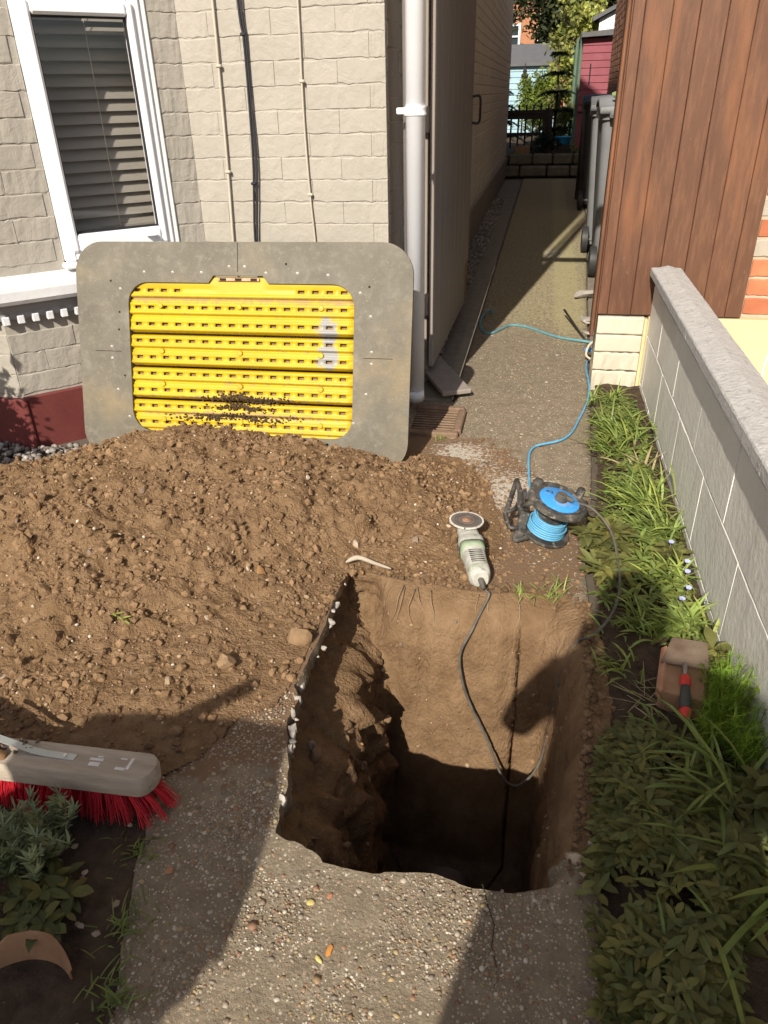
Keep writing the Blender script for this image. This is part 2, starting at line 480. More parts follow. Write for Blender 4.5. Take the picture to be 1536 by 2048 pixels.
M['white'] = flat('white_label', (.8, .8, .78), rough=.6, bump=0)
M['skin'] = flat('skin', (.50, .30, .22), rough=.55)
M['jacket'] = flat('navy_jacket_cloth', (.03, .04, .07), rough=.9)
M['trouser'] = flat('dark_work_trouser', (.05, .05, .05), rough=.9)
M['hair'] = flat('brown_hair', (.05, .03, .02), rough=.7)
M['lead'] = flat('grey_felt_roof', (.12, .12, .125), rough=.8)
M['roof_tile'] = flat('brown_roof_tile', (.16, .09, .07), rough=.8)
M['shed_blue'] = mat('pale_blue_shed_paint', [(.3, (.30, .46, .54)), (.7, (.40, .56, .63))], scale=4, rough=.6)
M['magenta'] = mat('magenta_shed_paint', [(.3, (.24, .065, .085)), (.7, (.30, .09, .11))], scale=5, rough=.6, rnd=.1)
M['fence_green'] = mat('sage_green_fence_paint', [(.3, (.09, .14, .095)), (.7, (.13, .19, .13))], scale=6, rough=.7, rnd=.2)
M['dark_timber'] = mat('dark_rail_timber', [(.3, (.025, .02, .016)), (.7, (.045, .036, .028))], scale=9, rough=.8)
M['far_brick'] = mat('distant_orange_brick', [(.3, (.33, .15, .08)), (.7, (.42, .20, .11))], scale=9, rough=.9, bump=0, layers=[(30, .55, .65, (.28, .12, .07), .5)])
M['far_glass'] = flat('distant_window_glass', (.03, .04, .045), rough=.1, spec=.6, bump=0)
M['tub_blue'] = flat('blue_plastic_tub', (.03, .30, .62), rough=.4)
M['bed_stone'] = mat('mossy_bed_stone', [(.3, (.10, .09, .065)), (.7, (.17, .15, .11))], scale=12, rough=.95, bump=.6)
M['bark'] = mat('brown_bark', [(.3, (.05, .038, .028)), (.7, (.10, .075, .055))], scale=16, rough=.95, bump=.8, stretch=(4, 4, .8))


def leafmat(name, a, b, trans=.3, rough=.5, sc=20):
    return mat(name, [(.3, a), (.7, b)], scale=sc, rough=rough, bump=0, trans=trans, tint=True, spec=.35)


M['blade_green'] = leafmat('strappy_leaf', (.20, .27, .06), (.33, .40, .115), .38, .42)
M['cover_green'] = leafmat('ground_cover_leaf', (.125, .132, .042), (.20, .20, .06), .3, .55)
M['feather_green'] = leafmat('feathery_leaf', (.19, .31, .035), (.28, .40, .055), .4, .5)
M['lavender'] = leafmat('lavender_leaf', (.15, .19, .085), (.25, .29, .15), .25, .6)
M['needle_dark'] = leafmat('dark_needles', (.012, .022, .013), (.024, .04, .02), .15, .6, 3)
M['conifer'] = leafmat('cedar_foliage', (.045, .062, .022), (.085, .11, .038), .2, .6, 2)
M['bright_conifer'] = leafmat('lime_conifer', (.14, .20, .03), (.24, .30, .05), .35, .6, 3)
M['variegated'] = leafmat('variegated_leaf', (.22, .26, .05), (.50, .50, .16), .35, .4, 3)
M['dry_straw'] = leafmat('dry_straw_leaf', (.30, .24, .12), (.42, .35, .2), .2, .7)
M['petal_blue'] = flat('pale_blue_petal', (.35, .38, .72), rough=.6, bump=0)
M['root'] = flat('pale_root', (.27, .20, .125), rough=.9)
# window glass: thin clear sheet
g = bpy.data.materials.new('window_glass'); g.use_nodes = True
gn = g.node_tree; gp = gn.nodes['Principled BSDF']
tb = gn.nodes.new('ShaderNodeBsdfTransparent'); gl = gn.nodes.new('ShaderNodeBsdfGlossy'); gl.inputs['Roughness'].default_value = .03
lw_ = gn.nodes.new('ShaderNodeLayerWeight'); pw = gn.nodes.new('ShaderNodeMath'); pw.operation = 'POWER'; pw.inputs[1].default_value = 4.0
gn.links.new(lw_.outputs['Facing'], pw.inputs[0])
fr = gn.nodes.new('ShaderNodeMath'); fr.operation = 'MULTIPLY_ADD'; fr.inputs[1].default_value = .8; fr.inputs[2].default_value = .06; gn.links.new(pw.outputs[0], fr.inputs[0])
gx = gn.nodes.new('ShaderNodeMixShader'); gn.links.new(fr.outputs[0], gx.inputs[0]); gn.links.new(tb.outputs[0], gx.inputs[1]); gn.links.new(gl.outputs[0], gx.inputs[2])
gn.links.new(gx.outputs[0], gn.nodes['Material Output'].inputs[0])
M['glass'] = g

# ------------------------------------------------------------------ ground, slab, hole
LIP = [(-.379, .806), (-.328, .789), (-.278, .767), (-.233, .763), (-.18, .758), (-.132, .772), (-.09, .775), (-.048, .766), (.002, .76), (.057, .77), (.097, .786), (.129, .823),
       (.144, .915), (.159, 1.092), (.172, 1.235), (.178, 1.402), (.170, 1.55), (.136, 1.608), (.034, 1.603), (-.079, 1.590), (-.197, 1.602), (-.337, 1.62), (-.44, 1.633),
       (-.447, 1.577), (-.448, 1.475), (-.447, 1.352), (-.448, 1.225), (-.455, 1.166), (-.431, 1.131), (-.443, 1.069), (-.415, .992), (-.397, .956), (-.388, .875)]
lip = resample(LIP, .012)
lx = np.array([p[0] for p in lip]); ly = np.array([p[1] for p in lip])
nx = fbm(lx * 30, ly * 30, 0, 4, 3) * .009; ny = fbm(lx * 30, ly * 30, 5, 4, 4) * .009
lip = [(float(a + b), float(c + d)) for a, b, c, d in zip(lx, nx, ly, ny)]
NL = len(lip)


def sheet(name, outer, holes, zf, m, step, bounds=None, parent=None, attrs=None, smooth=True, thick=0.0):
    """triangulated ground sheet inside the polygon outer, outside the holes, at the height zf(x, y)"""
    pts = []; edges = []; allp = [outer] + holes
    for poly in allp:
        b = len(pts); pts += [Vector(p) for p in poly]
        edges += [(b + i, b + (i + 1) % len(poly)) for i in range(len(poly))]
    if step:
        bx = bounds or (min(p[0] for p in outer), max(p[0] for p in outer), min(p[1] for p in outer), max(p[1] for p in outer))
        X, Y = np.meshgrid(np.arange(bx[0], bx[1], step), np.arange(bx[2], bx[3], step))
        X = X.ravel() + RS.uniform(-.3, .3, X.size) * step; Y = Y.ravel() + RS.uniform(-.3, .3, Y.size) * step
        ok = in_poly(X, Y, outer)
        for poly in allp: ok &= poly_dist(X, Y, poly) > step * .35
        for h in holes: ok &= ~in_poly(X, Y, h)
        pts += [Vector((x, y)) for x, y in zip(X[ok], Y[ok])]
    vs_, _, fs, *_ = delaunay_2d_cdt(pts, edges, [], 0, 1e-6)
    P = np.array([(v.x, v.y) for v in vs_])
    C = np.array([P[list(f)].mean(0) for f in fs])
    keep = in_poly(C[:, 0], C[:, 1], outer)
    for h in holes: keep &= ~in_poly(C[:, 0], C[:, 1], h)
    fs = [tuple(f) for f, k in zip(fs, keep) if k]
    fs = [f if (P[f[1]][0] - P[f[0]][0]) * (P[f[2]][1] - P[f[0]][1]) - (P[f[1]][1] - P[f[0]][1]) * (P[f[2]][0] - P[f[0]][0]) > 0 else f[::-1] for f in fs]
    Z = zf(P[:, 0], P[:, 1])
    V = [(p[0], p[1], z) for p, z in zip(P, Z)]
    n0 = len(V)
    if thick:
        b = len(outer)
        V += [(p[0], p[1], z - thick) for p, z in zip(P[:b], Z[:b])]
        fs += [(i, n0 + i, n0 + (i + 1) % b, (i + 1) % b) for i in range(b)]
    me = bpy.data.meshes.new(name); me.from_pydata(V, [], fs); me.materials.append(m)
    if smooth: me.polygons.foreach_set('use_smooth', [True] * len(me.polygons))
    for an, fn in (attrs or {}).items():
        a = me.attributes.new(an, 'FLOAT', 'POINT')
        val = fn(P[:, 0], P[:, 1])
        if thick: val = np.concatenate([val, val[:len(outer)]])
        a.data.foreach_set('value', val.astype(np.float32))
    me.update()
    return place(name, me, parent)


def circ(r, n=48, c=(0, 0)): return [(c[0] + r * math.cos(2 * math.pi * i / n), c[1] + r * math.sin(2 * math.pi * i / n)) for i in range(n)]


flat_z = lambda z: (lambda x, y: np.full(np.shape(x), z))
sheet('ground', circ(150), [lip], flat_z(-.02), M['ground'], 0)
bpy.data.objects['ground']['kind'] = 'structure'

HEAP = [(-.09, 1.62), (-.03, 1.78), (-.06, 2.02), (-.10, 2.2), (-.22, 2.40), (-.45, 2.42), (-.7, 2.45), (-1.1, 2.5), (-1.5, 2.42), (-1.72, 2.16), (-1.95, 1.98), (-2.3, 1.8), (-2.4, 1.2),
        (-1.6, .80), (-1.04, .845), (-.82, .85), (-.66, .855), (-.58, .93), (-.54, 1.05), (-.475, 1.10), (-.462, 1.17), (-.455, 1.30), (-.456, 1.5), (-.452, 1.61), (-.36, 1.63), (-.22, 1.60)]


def heap_h(x, y):
    d = poly_dist(x, y, HEAP); ins = in_poly(x, y, HEAP)
    e = np.clip(d / .22, 0, 1); e = e * e * (3 - 2 * e)
    g = lambda cx, cy, sx, sy: np.exp(-((x - cx) / sx) ** 2 - ((y - cy) / sy) ** 2)
    h = .112 * g(-1.0, 2.08, .55, .42) + .085 * g(-1.15, 1.62, .5, .38) + .04 * g(-.62, 2.0, .25, .3) + .05 * g(-1.7, 1.6, .4, .4) + .012 * np.clip((y - .80) / .25, .25, 1)
    n = .040 * fbm(x * 4.5, y * 4.5, 0, 3, 21) + .024 * fbm(x * 14, y * 14, 3, 3, 31) + .010 * fbm(x * 42, y * 42, 7, 3, 41)
    r = 1 - np.abs(fbm(x * 9, y * 9, 2, 3, 51)); n += .016 * (r - .75)
    amp = np.clip(h / .06, .28, 1)
    n = n + .030 * np.minimum(0, fbm(x * 7 + 5, y * 7, 9, 3, 61) + .12)
    z = (h + n * amp) * e + .004
    return np.where(ins, z, -1)


slab_dirt = lambda x, y: np.clip(1.05 - np.where(in_poly(x, y, HEAP), 0, poly_dist(x, y, HEAP)) / .24, 0, 1) * np.clip((y - .78) / .3, 0, 1) + .42 * np.exp(-((x + .1) / .35) ** 2 - ((y - 1.75) / .35) ** 2) + .22
slab_moss = lambda x, y: np.clip((y - 2.75) / 1.6, 0, 1) * .52 + .10 * (np.abs(x - .2) < .08)
slab_white = lambda x, y: .62 * np.exp(-((x + .22) / .16) ** 2 - ((y - 2.45) / .14) ** 2) + .50 * np.exp(-((x - .02) / .2) ** 2 - ((y - 2.2) / .16) ** 2) + .34 * np.exp(-((x + .1) / .3) ** 2 - ((y - 2.0) / .3) ** 2) + .30 * np.exp(-((x + .16) / .14) ** 2 - ((y - .62) / .14) ** 2) + .55 * np.exp(-((x - .12) / .16) ** 2 - ((y - 6.35) / .35) ** 2)
at_slab = {'dirt': slab_dirt, 'moss': slab_moss, 'white': slab_white}
# front slab: its right and rear edges run into the dug hole and the soil
front_outer = resample([(-.47, -1.4), (.18, -1.4), (.185, .4), (.165, .80), (.135, .83)], .03, False, .003)[:-1] + \
              [p for p in lip if p[1] < .84 and p[0] > -.5][::-1]
slab_out = resample([(-.40, -1.6), (.20, -1.6), (.185, .5), (.175, .9)], .05, False, .002) + resample([(.19, 1.2), (.19, 1.7), (.19, 1.9), (.222, 2.15), (.24, 2.54), (.262, 3.17), (.275, 3.6), (.30, 4.3), (.33, 5.2), (.37, 6.1), (.45, 8), (.5, 12.4)], .05, False, .003) + \
           [(-.30, 12.4), (-.30, 8), (-.30, 5), (-.30, 2.95), (-.48, 2.95), (-.48, 2.5), (-.62, 2.45)] + resample([(-.64, 2.4), (-.64, .95), (-.62, .80), (-.56, .62), (-.50, .42), (-.44, 0)], .05, False, .006)
path = sheet('path', slab_out, [lip], lambda x, y: .001 + .0025 * fbm(x * 9, y * 9, 1, 3, 5), M['concrete'], .024, attrs=at_slab, thick=.05, bounds=(-.7, .5, .2, 12.4))
path['kind'] = 'structure'
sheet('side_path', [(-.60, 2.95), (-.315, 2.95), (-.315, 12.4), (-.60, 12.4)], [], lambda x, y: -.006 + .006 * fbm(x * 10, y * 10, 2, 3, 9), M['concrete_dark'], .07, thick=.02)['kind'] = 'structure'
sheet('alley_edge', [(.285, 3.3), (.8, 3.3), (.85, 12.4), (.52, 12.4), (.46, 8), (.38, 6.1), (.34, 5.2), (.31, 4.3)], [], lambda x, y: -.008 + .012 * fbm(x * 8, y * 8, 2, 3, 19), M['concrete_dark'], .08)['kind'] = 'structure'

# the dug hole: contours follow the lip down, each side with its own batter
DEP = np.concatenate([np.arange(0, .52, .0125), np.arange(.53, .95, .03), [.95]])
cx0, cy0 = -.14, 1.17
hole = MB()
rings = []
for k, dpt in enumerate(DEP):
    ring = []
    for i in range(NL):
        x, y = lip[i]
        a = Vector(lip[(i + 3) % NL]) - Vector(lip[i - 3])
        inn = Vector((-a.y, a.x)).normalized()              # the loop runs anticlockwise
        wl_ = max(0.0, 1 - max(0, (x + .36)) / .06) if y > .83 else 0.0
        wf = max(0.0, min(1, (y - 1.47) / .06)) * (1 - wl_)
        wr = max(0.0, min(1, (x - .08) / .05)) * (1 - wf)
        left = np.interp(dpt, [0, .02, .045, .09, .12, .15, .20, .30, .40, .50, .95], [0, .003, -.012, -.03, .0, .05, .085, .105, .115, .12, .13]) * (1.0 if y > 1.0 else .75)
        far = np.interp(dpt, [0, .0126, .03, .07, .15, .3, .95], [0, .032, .058, .082, .094, .102, .118])
        right = np.interp(dpt, [0, .0126, .05, .15, .3, .95], [0, .012, .028, .038, .05, .08])
        near = np.interp(dpt, [0, .05, .12, .95], [0, -.006, -.05, -.09])
        off = left * wl_ + far * wf + right * wr + near * max(0, 1 - wl_ - wf - wr)
        ring.append((x + inn.x * off, y + inn.y * off, -dpt, wl_, wf, inn.x, inn.y))
    rings.append(ring)
A = np.array(rings)
n3 = fbm(A[..., 0] * 24, A[..., 1] * 24, A[..., 2] * 16, 3, 66)
n4 = fbm(A[..., 0] * 26, A[..., 1] * 8, A[..., 2] * 3.0, 3, 68); n5 = np.abs(fbm(A[..., 0] * 11 + .3 * A[..., 2], A[..., 1] * 6, A[..., 2] * 1.6, 2, 69))
n1 = fbm(A[..., 0] * 13, A[..., 1] * 13, A[..., 2] * 9, 5, 61)
n2 = fbm(A[..., 0] * 45, A[..., 1] * 45, A[..., 2] * 45, 3, 71)
dep = -A[..., 2]
amp = (.006 + .045 * A[..., 3] * np.clip(dep / .12, 0, 1)) * np.clip(dep / .05, 0, 1) * (1 - .45 * A[..., 4])
disp = n1 * amp * 1.2 + n2 * (.007 + .013 * A[..., 3]) * np.clip(dep / .04, 0, 1) + (n4 * .012 - n5 * .006) * (1 - A[..., 3]) * np.clip(dep / .08, 0, 1) + np.abs(n3) * .030 * A[..., 3] * np.clip(dep / .1, 0, 1)
A[..., 0] += A[..., 5] * disp; A[..., 1] += A[..., 6] * disp
A[..., 2] += np.where(dep > .03, n2 * .006, 0)
A[0, :, 2] = 0.0015
hv = [tuple(p) for p in A[..., :3].reshape(-1, 3)]
hf = []; hm = []
for k in range(len(DEP) - 1):
    for i in range(NL):
        j = (i + 1) % NL
        hf.append((k * NL + i, k * NL + j, (k + 1) * NL + j, (k + 1) * NL + i))
        conc = lip[i][1] < .84 or (lip[i][0] < -.385 and lip[i][1] < 1.56)
        hm.append(1 if (conc and DEP[k] < .05) else (2 if A[k, i, 3] > .45 else 0))
c = len(hv); hv.append((cx0, cy0, -.97))
last = (len(DEP) - 1) * NL
for i in range(NL): hf.append((last + i, last + (i + 1) % NL, c)); hm.append(0)
me = bpy.data.meshes.new('hole'); me.from_pydata(hv, [], hf)
me.materials.append(M['clay']); me.materials.append(M['concrete']); me.materials.append(M['soil'])
me.polygons.foreach_set('material_index', hm)
me.polygons.foreach_set('use_smooth', [True] * len(hf))
ho = place('hole', me); ho['kind'] = 'structure'

far_spots = [(A[k, i, 0], A[k, i, 1], A[k, i, 2], A[k, i, 5]) for k in range(4, 44) for i in range(0, NL) if A[k, i, 4] > .6 or (A[k, i, 3] < .1 and lip[i][1] > 1.0)]
hole_spots = [(A[k, i, 0], A[k, i, 1], A[k, i, 2], A[k, i, 5]) for k in range(8, 36) for i in range(0, NL) if A[k, i, 3] > .5]

# garden beds
bed_r = resample([(.175, .30), (.175, .6), (.172, .85), (.19, 1.1), (.215, 1.3), (.22, 1.5), (.21, 1.7), (.215, 1.9), (.24, 2.15), (.262, 2.54), (.285, 3.17), (.29, 3.22), (.60, 3.22), (.60, -.6), (.175, -.6)], .05, True, .004)


def bedz(x, y): return .012 + .012 * fbm(x * 14, y * 14, 0, 4, 81) + .006 * fbm(x * 50, y * 50, 0, 2, 82) - .016 * np.clip((.235 - x) / .03, 0, 1)


sheet('garden_bed', bed_r, [], bedz, M['bed'], .02)['kind'] = 'structure'
# soil lip between the hole and the bed
rim = [(x, y) for x, y in lip if x > .125 and .83 < y < 1.59]
rim_poly = rim + [(.235, 1.6), (.24, 1.3), (.235, .95), (.225, .8)][0:0] + [(.19, 1.60), (.225, 1.4), (.225, 1.2), (.215, .95), (.19, .80), (.15, .80)]
sheet('bed_edge', resample(rim_poly, .02, True, .007), [], lambda x, y: .003 + .006 * fbm(x * 30, y * 30, 0, 3, 83), M['clay'], .015)['kind'] = 'structure'
bed_l = [(-.60, 1.12), (-.61, .93), (-.60, .80), (-.54, .62), (-.48, .42), (-.43, 0), (-.43, -.8), (-2.6, -.8), (-2.6, 1.12)]
sheet('left_garden_bed', resample(bed_l, .08, True, .008), [], lambda x, y: -.004 + .016 * fbm(x * 11, y * 11, 0, 4, 91) - .012 * np.clip((y - .85) / .1, 0, 1), M['bed'], .03, bounds=(-1.5, -.4, -.1, 1))['kind'] = 'structure'

# soil heap, a fine height field
HS = .0052
hx = np.arange(-2.42, -.02, HS); hy = np.arange(.78, 2.52, HS)
X, Y = np.meshgrid(hx, hy)
Z = heap_h(X, Y)
r1 = fbm(X * 70, Y * 70, 1, 3, 101) + .6 * np.abs(fbm(X * 38, Y * 38, 4, 2, 111)); Z = np.where(Z > -.5, Z + .0075 * r1 * np.clip((Z - .002) / .02, 0, 1), Z)
ny_, nx_ = X.shape
idx = np.full(X.shape, -1, int); ok = Z > -.5
idx[ok] = np.arange(ok.sum())
q = np.stack([idx[:-1, :-1], idx[:-1, 1:], idx[1:, 1:], idx[1:, :-1]], -1).reshape(-1, 4)
q = q[(q >= 0).all(1)]
me = bpy.data.meshes.new('soil_heap')
V = np.stack([X[ok], Y[ok], Z[ok]], -1)
me.from_pydata(V.tolist(), [], q.tolist())
me.materials.append(M['soil']); me.polygons.foreach_set('use_smooth', [True] * len(q))
heap = place('soil_heap', me)
tag(heap, 'wide heap of dug brown stony soil piled against the yellow cover', 'soil heap')


def heap_z(x, y): return float(heap_h(np.array([x]), np.array([y]))[0])


# ------------------------------------------------------------------ stones
def stone_mesh(name, seed, col, m, sub=2, flat_=.7, rough=.22):
    import bmesh
    bm = bmesh.new(); bmesh.ops.create_icosphere(bm, subdivisions=sub, radius=1)
    P = np.array([v.co for v in bm.verts])
    d = 1 + rough * fbm(P[:, 0] * 1.1, P[:, 1] * 1.1, P[:, 2] * 1.1, 2, seed) * 1.8
    # a few flat fractures
    rr = np.random.RandomState(seed)
    for _ in range(5):
        n = rr.normal(size=3); n /= np.linalg.norm(n); h = rr.uniform(.55, .85)
        t = P @ n
        d = np.where(t * d > h, h / np.maximum(t, 1e-3), d)
    for v, k in zip(bm.verts, d): v.co = Vector((v.co.x * k, v.co.y * k, v.co.z * k * flat_))
    me = bpy.data.meshes.new(name); bm.to_mesh(me); bm.free()
    me.materials.append(m)
    at = me.color_attributes.new('tint', 'FLOAT_COLOR', 'POINT')
    at.data.foreach_set('color', np.tile(np.array([*col, 1], dtype=np.float32), len(me.vertices)))
    me.polygons.foreach_set('use_smooth', [True] * len(me.polygons))
    me.set_sharp_from_angle(angle=math.radians(32))
    return me


SCOL = [(.24, .155, .085), (.29, .195, .11), (.21, .14, .08), (.34, .25, .16), (.43, .35, .26), (.28, .16, .07), (.20, .15, .11), (.24, .155, .085)]
SM = [stone_mesh('stone', 200 + i, SCOL[i % len(SCOL)], M['stone'], 2) for i in range(16)]
named = [(-.487, 1.315, .034, 0, 'largest tan flint nodule, on the soil beside the crack above the dug hole'),
         (-.62, 1.19, .030, 1, 'long pale flint standing in the soil under the bar shadow')]
for x, y, r, k, lab in named:
    o = place('flint_stone', SM[k], None, (x, y, heap_z(x, y) + r * .25), (random.random(), random.random(), random.random() * 6), (r, r * .8, r))
    tag(o, lab, 'stone')
CNAME = ['tan', 'light tan', 'dull brown', 'pale tan', 'cream', 'orange brown', 'grey brown', 'ochre']


def zone(x, y):
    if x > -.42: return 'on the spill between grinder and yellow cover' if y > 1.85 else 'on the spill between grinder and crack'
    if y > 1.95: return 'on the crest under the yellow cover' if x > -1.2 else 'on the crest left of the yellow cover'
    if y < 1.25: return 'at the foot above the broom' if x < -.75 else 'at the foot beside the dug hole'
    if x > -.75: return 'on the flank nearest the slab crack'
    return 'on the middle of the slope' if x > -1.15 else 'on the left of the slope'


cnt = 0
while cnt < 120:
    x = random.uniform(-1.75, -.05); y = random.uniform(.98, 2.3)
    if y > 2.0 and random.random() < .6: continue
    z = heap_z(x, y)
    if z < -.5: continue
    r = random.choice([.0085, .009, .010, .011, .013, .016]) * random.uniform(.9, 1.2)
    k = random.randrange(16)
    o = place('flint_stone', SM[k], None, (x, y, z + r * .15), (random.random() * 3, random.random() * 3, random.random() * 6), (r, r * random.uniform(.6, 1), r * random.uniform(.7, 1)))
    tag(o, 'small %s flint stone %s' % (CNAME[k % 8], zone(x, y)) + ('' if x > -.42 else ' of the heap'), 'stone', 'flint stones in the soil heap')
    cnt += 1


LM = [stone_mesh('soil_lump', 300 + i, (1, 1, 1), M['soil'], 2, .75, .3) for i in range(5)]
for i in range(44):
    x = random.uniform(-1.7, -.12); y = random.uniform(1.05, 2.15); z = heap_z(x, y)
    if z < .005: continue
    r = random.uniform(.012, .026)
    tag(place('soil_lump', LM[i % 5], None, (x, y, z + r * .2), (random.random() * 6, random.random() * 6, random.random() * 6), (r, r * random.uniform(.6, 1), r * .8)), 'rounded lump of brown soil ' + zone(x, y) + ' of the heap', 'soil lump', 'lumps on the soil heap')


def scatter(name, n, sampler, verts_fn, m, parent=None, kind='stuff', smooth=True):
    """n little closed lumps joined into one mesh"""
    import bmesh
    bm = bmesh.new(); bmesh.ops.create_icosphere(bm, subdivisions=1, radius=1)
    B = np.array([v.co for v in bm.verts]); F = np.array([[v.index for v in f.verts] for f in bm.faces]); bm.free()
    VV = []; FF = []; CC = []
    for i in range(n):
        s = sampler()
        if s is None: continue
        (x, y, z), r, fl, col = s
        w = B * (1 + RS.uniform(-.28, .28, (len(B), 1)))
        a = random.random() * 6.28; e = random.uniform(.6, 1)
        w = w * np.array([r, r * e, r * fl])
        ca, sa = math.cos(a), math.sin(a)
        w = np.stack([w[:, 0] * ca - w[:, 1] * sa + x, w[:, 0] * sa + w[:, 1] * ca + y, w[:, 2] + z], -1)
        FF.append(F + len(VV) * len(B)); VV.append(w); CC.append(np.tile([*col, 1], (len(B), 1)))
    V = np.concatenate(VV); Fc = np.concatenate(FF); C = np.concatenate(CC).astype(np.float32)
    me = bpy.data.meshes.new(name); me.from_pydata(V.tolist(), [], Fc.tolist()); me.materials.append(m)
    at = me.color_attributes.new('tint', 'FLOAT_COLOR', 'POINT'); at.data.foreach_set('color', C.ravel())
    if smooth: me.polygons.foreach_set('use_smooth', [True] * len(me.polygons))
    o = place(name, me, parent)
    if kind: o['kind'] = kind
    return o


_hz = {}
HZ = lambda x, y: float(Z[min(ny_ - 1, max(0, int((y - .78) / HS))), min(nx_ - 1, max(0, int((x + 2.42) / HS)))])


def s_clod():
    x = random.uniform(-1.9, -.04); y = random.uniform(.85, 2.38)
    z = HZ(x, y)
    if z < -.5: return None
    r = random.choice([.0022, .0026, .003, .003, .0035, .004, .004, .005, .006, .008, .012]) * random.uniform(.7, 1.3)
    if vnoise(x * 5, y * 5, 0, 5) < -.15 and random.random() < .6: return None
    f = random.uniform(.75, 1.25)
    return (x, y, z + r * .1), r, random.uniform(.6, 1), (f, f, f)


M['clod'] = mat('soil_clod', [(.2, (.145, .087, .045)), (.8, (.27, .178, .102))], scale=60, rough=1.0, bump=.8, bscale=220, tint=True, spec=.1)
scatter('soil_crumbs', 19000, s_clod, None, M['clod'], heap, smooth=False)


def s_chip():
    x = random.uniform(-1.8, -.04); y = random.uniform(.95, 2.3); z = HZ(x, y)
    if z < -.5: return None
    r = random.uniform(.0018, .0048) if random.random() < .85 else random.uniform(.005, .0075); c = random.choice([(.44, .36, .26), (.36, .26, .16), (.30, .20, .12), (.55, .49, .40), (.27, .18, .10), (.33, .23, .14)])
    return (x, y, z + r * .3), r, random.uniform(.5, 1), c


scatter('flint_chips', 1000, s_chip, None, M['pebble'], heap)


def s_spill():
    a = random.choice(HEAP); x = random.gauss(-.02, .16); y = random.uniform(1.64, 2.6)
    if in_poly(np.array([x]), np.array([y]), HEAP)[0] or x > .2: return None
    d = float(poly_dist(np.array([x]), np.array([y]), HEAP)[0])
    if random.random() < d / .25: return None
    r = random.choice([.002, .003, .004, .006]) * random.uniform(.7, 1.3); f = random.uniform(.8, 1.25)
    return (x, y, r * .4), r, .7, (f, f, f)


scatter('spilled_soil', 2600, s_spill, None, M['clod'], heap, smooth=False)



def s_rim():
    p = random.choice(lip)
    if not (p[1] > 1.50 or p[0] > .12): return None
    a = random.uniform(0, 6.283); d_ = abs(random.gauss(0, .028)); x, y = p[0] + d_ * math.cos(a), p[1] + d_ * math.sin(a)
    if in_poly(np.array([x]), np.array([y]), lip)[0]: return None
    r = random.choice([.002, .003, .003, .004, .006, .009]) * random.uniform(.7, 1.3); f = random.uniform(.55, 1.0)
    return (x, y, .004 + r * .4), r, .75, (f, f, f)


scatter('rim_crumbs', 2600, s_rim, None, M['clod'], heap, smooth=False)
# aggregate showing in the worn slab
PCOL = [(.31, .26, .19), (.26, .205, .145), (.36, .31, .24), (.23, .17, .115), (.30, .20, .11), (.42, .37, .30), (.20, .155, .115), (.25, .21, .165), (.34, .26, .13), (.27, .155, .095)]


def s_agg(x0, x1, y0, y1, rr, n):
    X_ = RS.uniform(x0, x1, n); Y_ = RS.uniform(y0, y1, n)
    ok_ = in_poly(X_, Y_, slab_out) & ~in_poly(X_, Y_, lip) & (poly_dist(X_, Y_, lip) > .004)
    it = iter(zip(X_[ok_], Y_[ok_]))

    def f():
        p = next(it, None)
        if p is None: return None
        r = rr * math.exp(random.gauss(0, .42)); col = random.choice(PCOL); k = random.uniform(.75, 1.1)
        return (p[0], p[1], .001 + r * .02), r, random.uniform(.22, .42), tuple(c_ * k for c_ in col)
    return f


scatter('aggregate', 9500, s_agg(-.66, .2, .38, .86, .0023, 9500), None, M['pebble'], path)
o = scatter('aggregate', 2200, s_agg(-.66, -.38, .78, 1.15, .0023, 2200), None, M['pebble'], path)
o = scatter('aggregate', 7000, s_agg(-.30, .3, 1.62, 5.6, .0028, 7000), None, M['pebble'], path)
WCOL = [(.50, .45, .36), (.44, .38, .29), (.54, .50, .42), (.42, .33, .22)]


def s_fleck(x0, x1, y0, y1, n):
    base = s_agg(x0, x1, y0, y1, .0017, n)

    def f():
        v_ = base()
        return None if v_ is None else (v_[0], v_[1], .35, random.choice(WCOL))
    return f


scatter('aggregate', 3600, s_fleck(-.66, .2, .38, .86, 3600), None, M['pebble'], path)
scatter('aggregate', 900, s_fleck(-.66, -.38, .78, 1.15, 900), None, M['pebble'], path)
scatter('aggregate', 1800, s_fleck(-.30, .27, 1.62, 3.6, 1800), None, M['pebble'], path)
scatter('aggregate', 3600, s_fleck(-.30, .32, 3.4, 6.4, 3600), None, M['pebble'], path)
MB().tube([(-.012, .772, .0005), (.000, .735, .0012), (.012, .705, .0012), (.010, .672, .0012), (.020, .640, .001), (.016, .60, .0008)], [.0011, .0008, .0009, .0006, .0006, .0003], 5).build('crack', M['slot_dark'], path)
PM = [stone_mesh('pebble', 400 + i, PCOL[(i * 3) % len(PCOL)], M['pebble'], 1, .5, .15) for i in range(10)]
n = 0
while n < 110:
    x = random.uniform(-.62, .18); y = random.uniform(.42, .86)
    if not in_poly(np.array([x]), np.array([y]), slab_out)[0] or in_poly(np.array([x]), np.array([y]), lip)[0]: continue
    r = random.uniform(.0040, .0070)
    place('pebble', PM[n % 10], path, (x, y, r * .05), (0, 0, random.random() * 6), (r, r * random.uniform(.5, 1), r * .42)); n += 1
for i in range(34):
    p = random.choice(hole_spots); r = random.choice([.006, .008, .010, .014, .020]) * random.uniform(.8, 1.2)
    place('stone', SM[i % 16], ho, p[:3], (random.random() * 6, random.random() * 6, random.random() * 6), (r, r * .8, r))
for i in range(110):
    p = random.choice(far_spots); r = random.choice([.003, .0035, .004, .005, .007]) * random.uniform(.8, 1.2)
    place('stone', SM[i % 16], ho, p[:3], (random.random() * 6, random.random() * 6, random.random() * 6), (r, r * .8, r))
